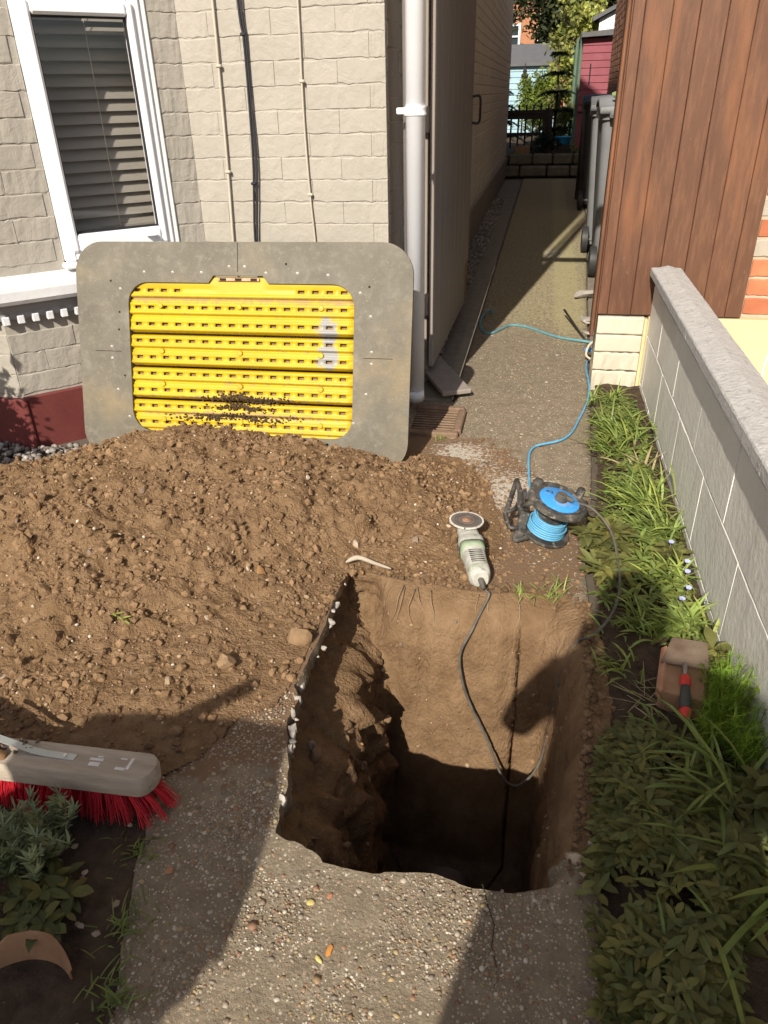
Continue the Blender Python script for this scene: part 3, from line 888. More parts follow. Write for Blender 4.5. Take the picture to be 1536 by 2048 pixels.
# loose white stones at the right rim of the hole and chalky lumps along the broken slab edge
for i, (x, y, r, lab) in enumerate([(.135, .845, .016, 'largest pale pebble on the near right rim of the dug hole'), (.165, .875, .010, 'pale pebble tucked under leaves at the near right rim of the hole'),
                                    (.150, .815, .009, 'smallest pale pebble on the near right rim of the dug hole'), (.178, .99, .011, 'pale pebble half under leaves on the right edge of the hole')]):
    o = place('pebble', SM[4], None, (x, y, .006), (i, i * 2, i * 3), (r, r * .8, r * .8)); tag(o, lab, 'pebble')
chalk = [stone_mesh('chalk_lump', 500 + i, (.42, .385, .34), M['pebble'], 2, .8, .45) for i in range(3)]
for i in range(24):
    p = random.choice([q_ for q_ in lip if q_[0] < -.37 and .86 < q_[1] < 1.6]); r = .004 + .014 * random.random() ** 2.5
    if i < 6: p = random.choice([q_ for q_ in lip if q_[0] < -.37 and 1.0 < q_[1] < 1.1]); r = random.uniform(.009, .017)
    o = place('concrete_lump', chalk[i % 3], path, (p[0] + random.uniform(-.004, .012), p[1], -random.uniform(.004, .03)), (random.random() * 6, random.random() * 6, random.random() * 6), (r, r * .7, r * .8))

for (x, y, r, e, zr, colr, lab) in ((-.231, .619, .0105, .45, 1.45, (.62, .27, .06), 'orange flint flake on the sunny front slab'), (-.243, .604, .0085, .40, -.6, (.60, .50, .17), 'yellow flint flake beside the orange one on the front slab'),
                                    (-.281, .688, .008, .7, .3, (.52, .42, .14), 'yellow stone chip in the sunny slab below the hole'), (-.53, .701, .008, .8, .5, (.42, .19, .09), 'brick red chip in the slab at the shadow edge'),
                                    (-.252, .705, .006, .7, 1.2, (.45, .20, .10), 'small brick red chip in the sunny slab below the hole')):
    fm = stone_mesh('flint_flake', int(1000 * abs(x)), colr, M['pebble'], 2, .4, .12)
    tag(place('flint_flake', fm, None, (x, y, .004), (0, 0, zr), (r, r * e, r * .5)), lab, 'stone chip')
# far left gravel and the strip along the house side
GC = [(.38, .33, .29), (.28, .25, .22), (.44, .40, .36), (.22, .19, .17)]


def s_grav(x0, x1, y0, y1, r0):
    def f():
        x = random.uniform(x0, x1); y = random.uniform(y0, y1); r = r0 * random.uniform(.5, 1.3); k = random.uniform(.5, 1)
        return (x, y, -.015 + r * .5 + random.uniform(0, r)), r, .7, tuple(c_ * k for c_ in random.choice(GC))
    return f


o = scatter('gravel', 1500, s_grav(-2.6, -1.55, 1.85, 2.30, .012), None, M['gravel']); tag(o, 'dark gravel at the foot of the maroon bay base', 'gravel')
o = scatter('gravel', 2600, s_grav(-.595, -.44, 3.3, 10, .012), None, M['gravel']); tag(o, 'gravel strip along the painted side wall of the alley', 'gravel')

PI = math.pi
# ------------------------------------------------------------------ brickwork
def brick_variants(name, w, h, d, m, n=6, ch=.006, jit=.0035):
    """front-faced bricks: local x along the wall, -y out of the wall, z up"""
    out = []
    for i in range(n):
        r = random.Random(900 + i + int(w * 1000))
        j = lambda s=1: r.uniform(-jit, jit) * s
        mb = MB()
        x0, x1, z0, z1 = -w / 2, w / 2, -h / 2, h / 2
        vs_ = []
        NX = 9
        top = [(x0 + (x1 - x0) * k / NX, z1 + j()) for k in range(NX + 1)]
        bot = [(x0 + (x1 - x0) * k / NX, z0 + j()) for k in range(NX + 1)]
        for k in range(NX + 1):
            ex = ch * (.35 if k == 0 else (-.35 if k == NX else 0))
            cz_ = ch * r.uniform(.35, 1.5)
            vs_ += [(bot[k][0], d, bot[k][1]), (bot[k][0], -d * .25, bot[k][1]), (bot[k][0] + ex, -d + j(.35), bot[k][1] + cz_),
                    (top[k][0] + ex, -d + j(.35), top[k][1] - ch * r.uniform(.35, 1.5)), (top[k][0], -d * .25, top[k][1]), (top[k][0], d, top[k][1])]
        fs = []
        for k in range(NX):
            a = k * 6; b = a + 6
            for q_ in range(5): fs.append((a + q_, b + q_, b + q_ + 1, a + q_ + 1))
        fs.append(tuple(range(6))); fs.append(tuple(NX * 6 + q_ for q_ in range(6))[::-1])
        mb.add(vs_, fs)
        out.append(mb.mesh(name, m))
    return out


def lay(parent, org, ex, L, z0, z1, full, half, holes=(), pitch=.225, course=.075, limit=9999, key=0, name='brick', alt=None, rest_mat=None):
    """bricks as child objects of parent along ex from org; holes: (s0, s1, z0, z1) openings along the wall"""
    org = Vector(org); ex = Vector(ex).normalized(); ez = Vector((0, 0, 1)); ny = ez.cross(ex)
    R = Matrix((ex, ny, ez)).transposed().to_3x3()
    e = R.to_euler(); rr = random.Random(key); spots = []
    nz = int(round((z1 - z0) / course))
    for c_ in range(nz):
        z = z0 + (c_ + .5) * course
        s = -(pitch / 2 if c_ % 2 else 0)
        while s < L - .02:
            a, b = max(s, 0), min(s + pitch, L)
            segs = [(a, b)]
            for (h0, h1, g0, g1) in holes:
                if g0 < z < g1:
                    ns = []
                    for (p, q_) in segs:
                        if q_ <= h0 or p >= h1: ns.append((p, q_))
                        else:
                            if p < h0: ns.append((p, h0))
                            if q_ > h1: ns.append((h1, q_))
                    segs = ns
            for (p, q_) in segs:
                if q_ - p > .03: spots.append(((p + q_) / 2, z, q_ - p))
            s += pitch
    rest = MB()
    for i, (s, z, w) in enumerate(spots):
        src = full if w > pitch * .7 else half
        base = pitch if src is full else pitch / 2
        me = rr.choice(src)
        if alt and rr.random() < alt[0]: me = rr.choice(alt[1])
        P = org + ex * s + ez * z + ny * rr.uniform(-.0012, .0012)
        if i < limit:
            place(name, me, parent, P, e, (w / base, 1, 1))
        else:
            vv = [R @ Vector((v.co.x * w / base, v.co.y, v.co.z)) + P for v in me.vertices]
            rest.add(vv, [tuple(p_.vertices) for p_ in me.polygons])
    if rest.n:
        o = rest.build(name + 'work', rest_mat or full[0].materials[0], parent); o['kind'] = 'stuff'


CB = brick_variants('brick', .2240, .0732, .0030, M['cream'], 10, .0034, .0028)
CBH = brick_variants('brick', .1118, .0732, .0030, M['cream'], 6, .0034, .0028)
SB = brick_variants('brick', .2185, .0712, .0055, M['cream_shade_lift'], 6, .005, .003)
SBH = brick_variants('brick', .1065, .0712, .0055, M['cream_shade_lift'], 4, .005, .003)
RB = brick_variants('brick', .215, .065, .006, M['red_brick'], 6, .004, .002)
RBH = brick_variants('brick', .1025, .065, .006, M['red_brick'], 4, .004, .002)
GB = brick_variants('brick', .215, .065, .006, M['grey_brick'], 2, .004, .002)
WB = brick_variants('brick', .215, .065, .006, M['red_brick_wall'], 5, .004, .002)
WBH = brick_variants('brick', .1025, .065, .006, M['red_brick_wall'], 3, .004, .002)
GRB = brick_variants('brick', .2185, .0715, .004, M['grey_return'], 4, .004, .002)
GRBH = brick_variants('brick', .106, .0715, .004, M['grey_return'], 3, .004, .002)

# ------------------------------------------------------------------ painted brick house with a canted bay
Y0 = 2.85
CN = Vector((-1.28, Y0, 0))                     # inner corner of bay and wall
BD = Vector((-.70711, -.70711, 0))              # from the inner corner out along the bay cheek
BL = .784
BC = CN + BD * BL                               # outer bay corner
BN = Vector((.70711, -.70711, 0))               # cheek faces this way
house = thing('house', 'cream painted brick house with white bay window, left of the alley', 'house', (-1.2, 3.2, 0))
w_main = MB().box((-.915, Y0 + .15, 3.0), (.73, .3, 6)).build('wall', M['cream'], house)
lay(w_main, (-1.28, Y0, 0), (1, 0, 0), .73, .195, 2.07, CB, CBH, key=1)
# side return and the long alley wall
w_ret = MB().box((-.68, 3.60, 3.0), (.258, 1.19, 6)).build('wall', M['grey_return'], house)
w_sun_block = MB().box((-.60, 3.78, 3.0), (.20, .86, 6)).build('wall', M['grey_return'], house)  # hidden block added to stop sun leaking between downpipe and wall
lay(w_ret, (-.551, 2.87, 0), (0, 1, 0), .45, .0, 2.1, GRB, GRBH, key=2)
w_side = MB().box((-.75, 8.4, 1.36), (.30, 8.4, 2.76)).box((-.752, 5.3, 4.37), (.296, 2.2, 3.26)).build('wall', M['cream_shade_lift'], house)
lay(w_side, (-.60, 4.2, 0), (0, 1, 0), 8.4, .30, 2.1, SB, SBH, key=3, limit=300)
MB().box((-.597, 8.4, .14), (.03, 8.4, .28), ch=.008).build('plinth', M['gate_brown'], w_side)
# the body of the house behind
MB().box((-3.6, 4.7, 3.0), (5.4, 3.4, 6)).box((-3.6, 9.5, 1.36), (5.4, 6.19, 2.72)).build('back_wall', M['cream'], house)
rf = MB().prism([(-6.6, 6.0), (-.25, 6.0), (-.25, 6.12), (-3.4, 8.4), (-6.6, 6.12)], -6.55, -2.6, ex=(1, 0, 0), ey=(0, 0, 1), o=(0, 0, 0)).build('roof', M['roof_tile'], house)
# bay cheek: pieces of backing round the window opening
Wa, Wb, Wz0, Wz1 = .125, .535, .635, 1.98
w_bay = MB()
Rb = Matrix((-BD, -BN, Vector((0, 0, 1)))).transposed().to_3x3()     # local x runs toward the inner corner, y into the wall


def bay(s, y, z): return CN + BD * s - BN * y + Vector((0, 0, z))


def bbox(mb, s0, s1, y0, y1, z0, z1, mi=0, ch=0.0):
    return mb.box(bay((s0 + s1) / 2, (y0 + y1) / 2, (z0 + z1) / 2), (abs(s1 - s0), abs(y1 - y0), abs(z1 - z0)), mi, ch=ch, M=Rb)


for (a, b, p, q_) in ((0, Wa, 0, 3), (Wb, BL, 0, 3), (Wa, Wb, 0, Wz0), (Wa, Wb, Wz1, 3)): bbox(w_bay, a, b, 0, .11, p, q_)
w_bay = w_bay.build('wall', M['cream'], house)
lay(w_bay, bay(BL, 0, 0), -BD, BL, .195, 2.07, CB, CBH, holes=[(BL - Wb, BL - Wa, Wz0, Wz1), (0, BL - .0, .455, .615)], key=4)
w_front = MB().box((BC.x - 1.2, BC.y + .11, 1.5), (2.4, .22, 3)).build('wall', M['cream'], house)
lay(w_front, (BC.x - 2.25, BC.y, 0), (1, 0, 0), 2.25, .195, 2.07, CB, CBH, holes=[(0, 2.25, .455, .615)], key=5)
# maroon plinth under bay and wall
pl = MB()
pl.box((BC.x - 1.2 + .01, BC.y - .006, .075), (2.42, .03, .215), ch=.004)
bbox(pl, .02, BL + .004, -.018, .02, -.03, .187, ch=.004)
pl.box((-.92, Y0 - .010, .09), (.742, .03, .184), ch=.004)
pl.build('plinth', M['maroon'], house)
# moulded sill with cove and dentils along the bay
prof = [(0, .615), (.052, .600), (.072, .590), (.077, .575), (.077, .545), (.068, .531), (.040, .527), (.036, .515), (.018, .492), (.008, .470), (0, .468)]


def sill_run(mb, P, along, out, L, lo, hi):
    mb.prism([(p[0], p[1]) for p in prof[lo:hi]] + ([(0, prof[hi - 1][1])] if prof[hi - 1][0] else []) + ([(0, prof[lo][1])] if prof[lo][0] else []), 0, L, ex=out, ey=(0, 0, 1), o=P)


sl = MB(); cv = MB()
for mb, lo, hi in ((sl, 0, 7), (cv, 6, 11)):
    # along = out x z
    mb_along = BN.cross(Vector((0, 0, 1)))
    st = bay(.06, 0, 0) if mb_along.dot(BD) > 0 else bay(BL + .03, 0, 0)
    sill_run(mb, st, mb_along, BN, BL - .03, lo, hi)
    f_al = Vector((0, -1, 0)).cross(Vector((0, 0, 1)))
    st = Vector((BC.x + .03, BC.y, 0)) if f_al.x < 0 else Vector((BC.x - 2.4, BC.y, 0))
    sill_run(mb, st + Vector((0, 0, -.0012)), f_al, Vector((0, -1, 0)), 2.43, lo, hi)
sill = sl.build('sill', M['sill_paint'], house)
cv.build('cove', M['cove_grey'], sill)
dm = MB().box((0, 0, 0), (.024, .036, .030), ch=.003).mesh('dentil', M['sill_paint'])
s = .09
while s < BL + .01:
    place('dentil', dm, sill, bay(s, -.017, .472), Rb.to_euler()); s += .049
s = BC.x - .03
while s > BC.x - .9:
    place('dentil', dm, sill, (s, BC.y - .017, .472)); s -= .049
# window: frame, casement, pane, transom light
win = MB()
fa, fb = Wa + .002, Wb - .002
for (a, b, p, q_) in ((fa, fa + .040, Wz0 + .004, Wz1), (fb - .040, fb, Wz0 + .004, Wz1), (fa + .040, fb - .040, Wz0 + .004, Wz0 + .048), (fa + .040, fb - .040, 1.405, 1.455), (fa + .040, fb - .040, Wz1 - .045, Wz1)):
    bbox(win, a, b, -.018, .060, p, q_, ch=.006)
win = win.build('window', M['upvc'], house)
cas = MB()
ca, cb_, cz0, cz1 = fa + .042, fb - .042, Wz0 + .050, 1.403
g0, g1, gz0, gz1 = .176, .478, .728, 1.378
cas_y0, cas_y1 = -.008, .045
ci = MB()
for (a, b, p, q_) in ((ca - .016, g0, cz0 - .016, cz1 + .016), (g1, cb_ + .016, cz0 - .016, cz1 + .016), (g0, g1, cz0 - .016, gz0), (g0, g1, gz1, cz1 + .016)):
    bbox(ci, a, b, -.030, .040, p, q_, ch=.008)
ci.build('casement', M['upvc'], win)
bd_ = MB()
for (a, b, p, q_) in ((g0, g0 + .006, gz0, gz1), (g1 - .006, g1, gz0, gz1), (g0 + .006, g1 - .006, gz0, gz0 + .006), (g0 + .006, g1 - .006, gz1 - .006, gz1)):
    bbox(bd_, a, b, -.006, .004, p, q_)
bd_.build('gasket', M['print_black'], win)
pn = MB(); bbox(pn, g0 + .002, g1 - .002, .004, .006, gz0 + .002, gz1 - .002); pn.build('pane', M['glass'], win)
pn = MB(); bbox(pn, fa + .042, fb - .042, .004, .008, 1.457, Wz1 - .047); pn.build('pane', M['glass'], win)
hs = MB(); bbox(hs, .20, .24, -.052, -.031, .700, .708, ch=.002); hs.build('vent_stay', M['upvc'], win)
ws = MB(); bbox(ws, Wa - .008, Wb + .01, -.045, .07, .618, .638, ch=.006); ws.build('subsill', M['upvc'], win)
tr = MB(); bbox(tr, Wa - .020, Wa, -.010, .02, Wz0, Wz1, ch=.004); tr.build('reveal_trim', M['white_paint'], win)
rm = MB()
bbox(rm, -.2, BL + .2, .55, .58, .3, 2.4); rm.build('room_wall', M['dark_room'], house)
# venetian blind inside the pane
blind = thing('venetian_blind', 'grey venetian blind hanging inside the bay window', 'blind', tuple(bay(.33, .09, 1.95)))
sm_ = MB()
wS = .56
tilt = math.radians(52)
seg = 5; vs_ = []; fs = []
for e in (-wS / 2, wS / 2):
    for k in range(seg + 1):
        t = (k / seg - .5) * .048; cw = .004 * (1 - (2 * k / seg - 1) ** 2)
        vs_.append((e, t * math.cos(tilt) - cw * math.sin(tilt), -t * math.sin(tilt) * -1 + cw * math.cos(tilt)))
for k in range(seg): fs.append((k, k + 1, seg + 2 + k, seg + 1 + k))
sm_.add(vs_, fs)
slat = sm_.mesh('slat', M['blind'], True)
z = .74
while z < 1.93:
    place('slat', slat, blind, bay(.40, .150, z), Rb.to_euler()); z += .0385
bb = MB(); bbox(bb, .12, .68, .130, .170, .715, .728, ch=.003); bb.build('bottom_rail', M['blind'], blind)
hb = MB(); bbox(hb, .12, .68, .125, .175, 1.93, 1.97, ch=.003); hb.build('head_rail', M['blind'], blind)
for s in (.28, .46):
    MB().tube([bay(s, .124, .72), bay(s, .124, 1.94)], .0013, 5).build('ladder_cord', M['cable_cream'], blind)


# cables clipped down the front wall
def wall_cable(label, pts, r, m, clips, two=False):
    t = thing('wall_cable', label, 'cable', (pts[0][0], Y0 - .012, .0))
    P = spline([(x, Y0 - .012 - r, z) for x, z in pts], 6)
    MB().tube(P, r, 8).build('sheath', m, t, True)
    if two: MB().tube([p + Vector((.011 + .004 * math.sin(p.z * 9), -.001, 0)) for p in P], r * .9, 8).build('sheath', m, t, True)
    for z in clips:
        x = float(np.interp(z, [p.z for p in P][::-1], [p.x for p in P][::-1]))
        MB().box((x + .001, Y0 - .013 - r, z), (r * 2 + .012, r * 2 + .006, .010), ch=.003).build('clip', m, t)
    return t


wall_cable('cream painted cable nearest the window on the cream wall', [(-1.128, 2.1), (-1.134, 1.43), (-1.139, 1.2), (-1.148, .89), (-1.160, .60), (-1.16, .25)], .0048, M['cable_cream'], (1.66, 1.235, .90, .45))
wall_cable('pair of loose black cables on the cream wall, middle run', [(-1.05, 2.1), (-1.045, 1.43), (-1.037, 1.31), (-1.040, 1.1), (-1.046, .93), (-1.058, .80), (-1.070, .63), (-1.07, .25)], .0042, M['cable_black'], (1.325, .86), True)
wall_cable('thin cream painted cable nearest the downpipe on the cream wall', [(-.838, 2.1), (-.838, 1.41), (-.842, 1.2), (-.843, 1.0), (-.838, .80), (-.830, .62), (-.83, .25)], .0036, M['cable_cream'], (1.60, 1.182, .822, .50))

# downpipe
dp = thing('downpipe', 'white plastic downpipe at the corner of the cream house', 'downpipe', (-.443, 2.81, 0))
MB().tube([(-.443, 2.81, .10), (-.443, 2.81, 5.9)], .034, 28).build('pipe', M['pipe'], dp, True)
MB().tube([(-.443, 2.81, .06), (-.443, 2.80, .10), (-.443, 2.78, .075)][:2], .0355, 28).build('shoe', M['pipe'], dp, True)
for z in (1.086, 2.6):
    br = MB().lathe([(.0343, -.013), (.038, -.013), (.0385, -.009), (.0365, -.005), (.0365, .005), (.0385, .009), (.038, .013), (.0343, .013)], (-.443, 2.81, z), n=28)
    br.box((-.492, 2.822, z), (.036, .010, .020), ch=.003)
    auto_smooth(br.build('bracket', M['pipe'], dp))
# painted conduit in the return
tag(MB().tube([(-.487, 2.90, .1), (-.487, 2.90, 5.9)], .0155, 14).build('conduit', M['grey_return'], None, True, (-.487, 2.90, 0)), 'grey painted conduit on the house return behind the white downpipe', 'conduit')

# drain gully with grating
dr = thing('drain_gully', 'small square drain gully with brick kerb below the white downpipe', 'drain', (-.34, 2.70, 0))
cM = Matrix.Rotation(math.radians(0), 3, 'Z')
for (cx_, cy_, w, d) in ((-.345, 2.838, .20, .03), (-.345, 2.582, .20, .03), (-.252, 2.71, .03, .22)):
    MB().box((cx_, cy_, .008), (w, d, .026), ch=.005).build('kerb', M['kerb_clay'], dr)
MB().box((-.35, 2.71, .001), (.17, .226, .004)).build('tray', M['slot_dark'], dr)
for i in range(9):
    MB().box((-.35, 2.61 + i * .025, .007), (.165, .010, .007), ch=.002).build('bar', M['kerb_clay'], dr)

# ------------------------------------------------------------------ trench cover: grey board with yellow ribbed plates
BW, BH = 1.2, .755
tc = thing('trench_cover', 'grey trench cover board with yellow ribbed plastic plates leaning by the bay', 'trench cover', (-.985, 2.24, 0))
b_up = Vector((0, .225, .72)).normalized(); b_x = Vector((1, .012, 0.006)).normalized()
b_n = b_x.cross(b_up).normalized()                          # faces the camera side (-y)
b_up = b_n.cross(b_x)
BO = Vector((-.985, 2.236, -.004))


def bp(u, v, w=0): return BO + b_x * u + b_up * v + b_n * w


def rrect(x0, x1, z0, z1, r, n=7, notch=None):
    P = []
    for (cx_, cz_, a0) in ((x1 - r, z0 + r, -90), (x1 - r, z1 - r, 0), (x0 + r, z1 - r, 90), (x0 + r, z0 + r, 180)):
        for k in range(n + 1):
            a = math.radians(a0 + 90 * k / n); P.append((cx_ + r * math.cos(a), cz_ + r * math.sin(a)))
        if notch and a0 == 0:
            w, h, e = notch
            P += [(w + e, z1), (w, z1 + h), (-w, z1 + h), (-w - e, z1)]
        if notch and a0 == 180:
            pass
    return P


BM = Matrix((b_x, b_n, b_up)).transposed().to_3x3()
YX, YZ0, YZ1, YR = .405, .107, .622, .075
outer = rrect(-BW / 2, BW / 2, 0, BH, .105, 9)
inner = rrect(-YX, YX, YZ0, YZ1, YR, 9, (.088, .024, .018))
# lower notch too
inner = [p for p in inner]


def framed(mb, outer, inner, w0, w1):
    n, m = len(outer), len(inner)
    vs_, _, fs, *_ = delaunay_2d_cdt([Vector(p) for p in outer] + [Vector(p) for p in inner],
                                     [(i, (i + 1) % n) for i in range(n)] + [(n + i, n + (i + 1) % m) for i in range(m)], [], 0, 1e-6)
    C = [(sum(vs_[i].x for i in f) / len(f), sum(vs_[i].y for i in f) / len(f)) for f in fs]
    kp = in_poly(np.array([c_[0] for c_ in C]), np.array([c_[1] for c_ in C]), inner)
    fs = [tuple(f) for f, k in zip(fs, kp) if not k]
    N_ = len(vs_)
    V = [bp(v.x, v.y, w1) for v in vs_] + [bp(v.x, v.y, w0) for v in vs_]
    F = [f for f in fs] + [tuple(i + N_ for i in f[::-1]) for f in fs]
    F += [(i, (i + 1) % n, N_ + (i + 1) % n, N_ + i) for i in range(n)]
    F += [(n + (i + 1) % m, n + i, N_ + n + i, N_ + n + (i + 1) % m) for i in range(m)]
    mb.add(V, F)


# board in four quarters meeting at fine saw cuts
fr_ = MB(); framed(fr_, outer, inner, -.016, .0)
board = fr_.build('board', M['board_grey'], tc)
sm2 = MB()
for (u, v, du, dv) in ((.0, .705, .0018, .095), (-.49, .385, .10, .0018), (.49, .385, .10, .0018)):
    sm2.box(bp(u, v, .0004), (du, .0012, dv), M=BM)
sm2.build('saw_cut', M['slot_dark'], board)
sc = MB().lathe([(.0, .0016), (.0022, .0012), (.0052, .0014), (.0058, .0004), (.0058, 0)], (0, 0, 0), axis=(0, -1, 0), n=10).mesh('screw', M['screw'], True)
for (u, v) in [(-.34, .655), (-.235, .655), (-.13, .655), (-.03, .675), (.025, .675), (.10, .655), (.21, .655), (.315, .65), (-.432, .598), (.425, .595), (.462, .52), (.468, .405), (.468, .366), (.452, .265), (.41, .165),
               (-.475, .40), (-.475, .36), (-.458, .25), (-.418, .155), (.315, .075), (-.2, .075), (.1, .075)]:
    place('screw', sc, tc, bp(u, v, .0002), BM.to_euler())
hl = MB()
for (u, v) in ((-.468, .625), (.455, .615), (.17, .685), (-.44, .52), (-.445, .46), (-.43, .3)):
    hl.lathe([(0, .0008), (.004, .0006), (.0042, 0)], bp(u, v, 0), axis=b_n, n=8)
hl.build('bolt_hole', M['slot_dark'], board)
# yellow plates: four ribbed strips with rows of slots
PITCH = .0492
y_slots = [(-.375 + .0495 * i) for i in range(16)]


def yz(v):
    """relief of the ribs: broad flats with a rounded groove and bead between the slot rows"""
    t = ((v - YZ0) / .057) % 1.0
    g = -.014 * math.exp(-((t - .08) / .085) ** 2) + .004 * math.exp(-((t - .26) / .075) ** 2) - .007 * math.exp(-((t - .92) / .07) ** 2) - .003 * math.exp(-((t - .58) / .13) ** 2)
    return g


strips = [(YZ0 - .02, .2185), (.2225, .3325), (.3365, .4465), (.4505, YZ1 + .022)]
inn_poly = rrect(-YX - .004, YX + .004, YZ0 - .022, YZ1 + .026, YR * .8, 9)
for si, (v0, v1) in enumerate(strips):
    us = sorted(set([-.412, .412] + [round(x + d, 5) for x in y_slots for d in (-.0115, .0115)] + [round(x + .0247, 5) for x in y_slots[:-1]]))
    vv_ = []; v = v0
    rows = [YZ0 + .057 * (k + .58) for k in range(10)]
    base = list(np.arange(v0, v1, .0038)) + [v1]
    for r_ in rows:
        if v0 + .006 < r_ < v1 - .006:
            base = [b for b in base if abs(b - r_) > .0070] + [r_ - .0054, r_, r_ + .0054]
    base = sorted(set(round(b, 5) for b in base))
    mb = MB(); V = []
    grime = []; chalk_ = []
    for b in base:
        e = .008 * max(0, 1 - min(abs(b - v0), abs(b - v1)) / .004) ** 1.5
        for u in us:
            topband = (b > .575)
            k = yz(b) if b < .585 else -.003 * math.exp(-((b - .60) / .01) ** 2)
            if abs(u) < .10 and b > .585: k = -.002
            V.append(bp(u, b, -.009 + k - e))
            t = ((b - YZ0) / .057) % 1.0
            grime.append(.36 * math.exp(-((t - .24) / .13) ** 2) + .36 * math.exp(-((t - .05) / .10) ** 2) + .30 * math.exp(-((t - .90) / .06) ** 2) + .10 * (.5 - b) + (.3 if b > .545 and b < .575 else 0) + .30 * math.exp(-((b - .19) / .06) ** 2 - (u / .3) ** 2))
            chalk_.append(.74 * math.exp(-((u - .312) / .055) ** 2 - ((b - .475) / .06) ** 2) + .74 * math.exp(-((u - .315) / .05) ** 2 - ((b - .375) / .05) ** 2) + .3 * math.exp(-((u - .33) / .03) ** 2 - ((b - .58) / .02) ** 2))
    nu = len(us); F = []
    for j in range(len(base) - 1):
        for i in range(nu - 1):
            uc, vc = (us[i] + us[i + 1]) / 2, (base[j] + base[j + 1]) / 2
            slot = any(abs(uc - x) < .011 for x in y_slots) and any(abs(vc - r_) < .0056 for r_ in rows)
            if vc > .585 and abs(uc) < .20: slot = False
            if slot: continue
            F.append((j * nu + i, j * nu + i + 1, (j + 1) * nu + i + 1, (j + 1) * nu + i))
    # slot walls
    mb.add(V, F)
    me = mb.mesh('ribbed_plate', M['yellow'], True, wl(tc))
    for an, val in (('grime', grime), ('chalk', chalk_)):
        a = me.attributes.new(an, 'FLOAT', 'POINT'); a.data.foreach_set('value', np.array(val, dtype=np.float32))
    o = place('ribbed_plate', me, tc, wl(tc))
    md = o.modifiers.new('thick', 'SOLIDIFY'); md.thickness = .007; md.offset = -1
    bk = MB()
    bk.box(bp(0, (v0 + v1) / 2, -.026), (.80, .003, v1 - v0 - .004), M=BM)
    bk.build('backing', M['raw_wood'], o)
    # round bosses along the seam of each plate
    for u in (-.29, .0, .29):
        for v in ((v0 + v1) / 2 - .003,):
            MB().lathe([(0, .004), (.008, .0035), (.0098, .001), (.0098, -.008)], bp(u, v, -.0085), axis=b_n, n=14).build('boss', M['yellow'], o)
# carrying slot at the top edge
MB().box(bp(0, YZ1 + .012, -.006), (.15, .004, .012), ch=.002, M=BM).build('hand_slot', M['rust'], tc)
for u in (-.055, 0, .055): MB().box(bp(u, YZ1 + .012, -.003), (.022, .003, .007), M=BM).build('slot', M['slot_dark'], tc)
# soil stuck on the lower plates


def s_mud():
    row = random.choice([(.232, .16, .0), (.165, .22, -.03), (.165, .22, -.03), (.232, .12, .05), (.20, .1, 0)])
    u = random.gauss(row[2], row[1] * .5); v = row[0] + random.gauss(0, .006) + .008 * vnoise(u * 20, 0, 0, 8)
    if abs(u) > .32: return None
    p = bp(u, v, -.006 + yz(v) * .6)
    r = random.uniform(.002, .0048); k = random.uniform(.7, 1.2)
    return (p.x, p.y, p.z), r, .8, (k, k, k)


M['mud_t'] = mat('dark_stuck_soil', [(.2, (.055, .036, .02)), (.8, (.10, .066, .038))], scale=60, rough=1, bump=.6, bscale=200, tint=True, spec=.1)
scatter('stuck_soil', 1050, s_mud, None, M['mud_t'], tc, smooth=False)

# ------------------------------------------------------------------ gateway, dark gate, brown board screen
gate = thing('gate', 'dark brown boarded gate standing open along the painted side wall', 'gate', (-.43, 3.14, 0))
gd = Vector((.022, 1.32, 0)); gl_ = gd.length; gd.normalize(); gnx = Vector((gd.y, -gd.x, 0))
gM = Matrix((gd, -gnx, Vector((0, 0, 1)))).transposed().to_3x3()
GO = Vector((-.428, 3.14, 0))
nb = 8
for i in range(nb):
    w = gl_ / nb
    z0 = .085 if i < nb - 1 else .30
    MB().box(GO + gd * (w * (i + .5)) + Vector((0, 0, (z0 + 2.0) / 2)), (w - .003, .022, 2.0 - z0), ch=.003, M=gM).build('plank', M['gate_brown'], gate)
MB().prism([(0, .10), (.09, .10), (.10, .16), (.118, .19), (.14, .29), (.155, .30), (0, .30)], -.0105, .0105, ex=gd, ey=(0, 0, 1), o=GO + gd * (gl_ - gl_ / nb)).build('split_end', M['raw_wood'], gate)
for z in (.35, 1.05, 1.8):
    MB().box(GO + gd * (gl_ / 2) - gnx * .028 + Vector((0, 0, z)), (gl_ - .02, .03, .09), ch=.004, M=gM).build('rail', M['gate_brown'], gate)
hp = GO + gd * (gl_ - .03) + gnx * .012
MB().tube(spline([hp + Vector((0, 0, 1.0)), hp + gnx * .035 + Vector((0, .005, 1.0)), hp + gnx * .04 + Vector((0, .005, 1.06)), hp + gnx * .035 + Vector((0, .005, 1.12)), hp + Vector((0, 0, 1.12))], 5), .006, 8).build('pull_handle', M['print_black'], gate, True)
pd = Vector((.25, -.50, -.035)).normalized(); ps = Vector((pd.y, -pd.x, 0)).normalized() * -1; pu = pd.cross(ps)
if pu.z < 0: pu = -pu
tag(MB().box(Vector((-.385, 3.16, .045)), (.42, .13, .02), ch=.003, M=Matrix((pd, pu.cross(pd), pu)).transposed().to_3x3()).build('loose_board', M['gate_brown'], None, False, (-.385, 3.16, 0)),
    'dark offcut board lying at the foot of the open gate behind the drain', 'board')
gf = thing('gateway', 'brown timber gateway posts and head beam across the alley entrance', 'gate frame', (-.10, 3.22, 0))
for x in (-.478, .236):
    MB().box((x if x < 0 else .2455, 3.225, 1.08 if x < 0 else 1.2), (.06 if x < 0 else .014, .075, 2.16 if x < 0 else 1.94), ch=.004).build('post', M['gate_brown'] if x < 0 else M['panel_brown'], gf)
MB().box((-.12, 3.215, 2.115), (.77, .06, .085), ch=.004).build('head_beam', M['gate_brown'], gf)

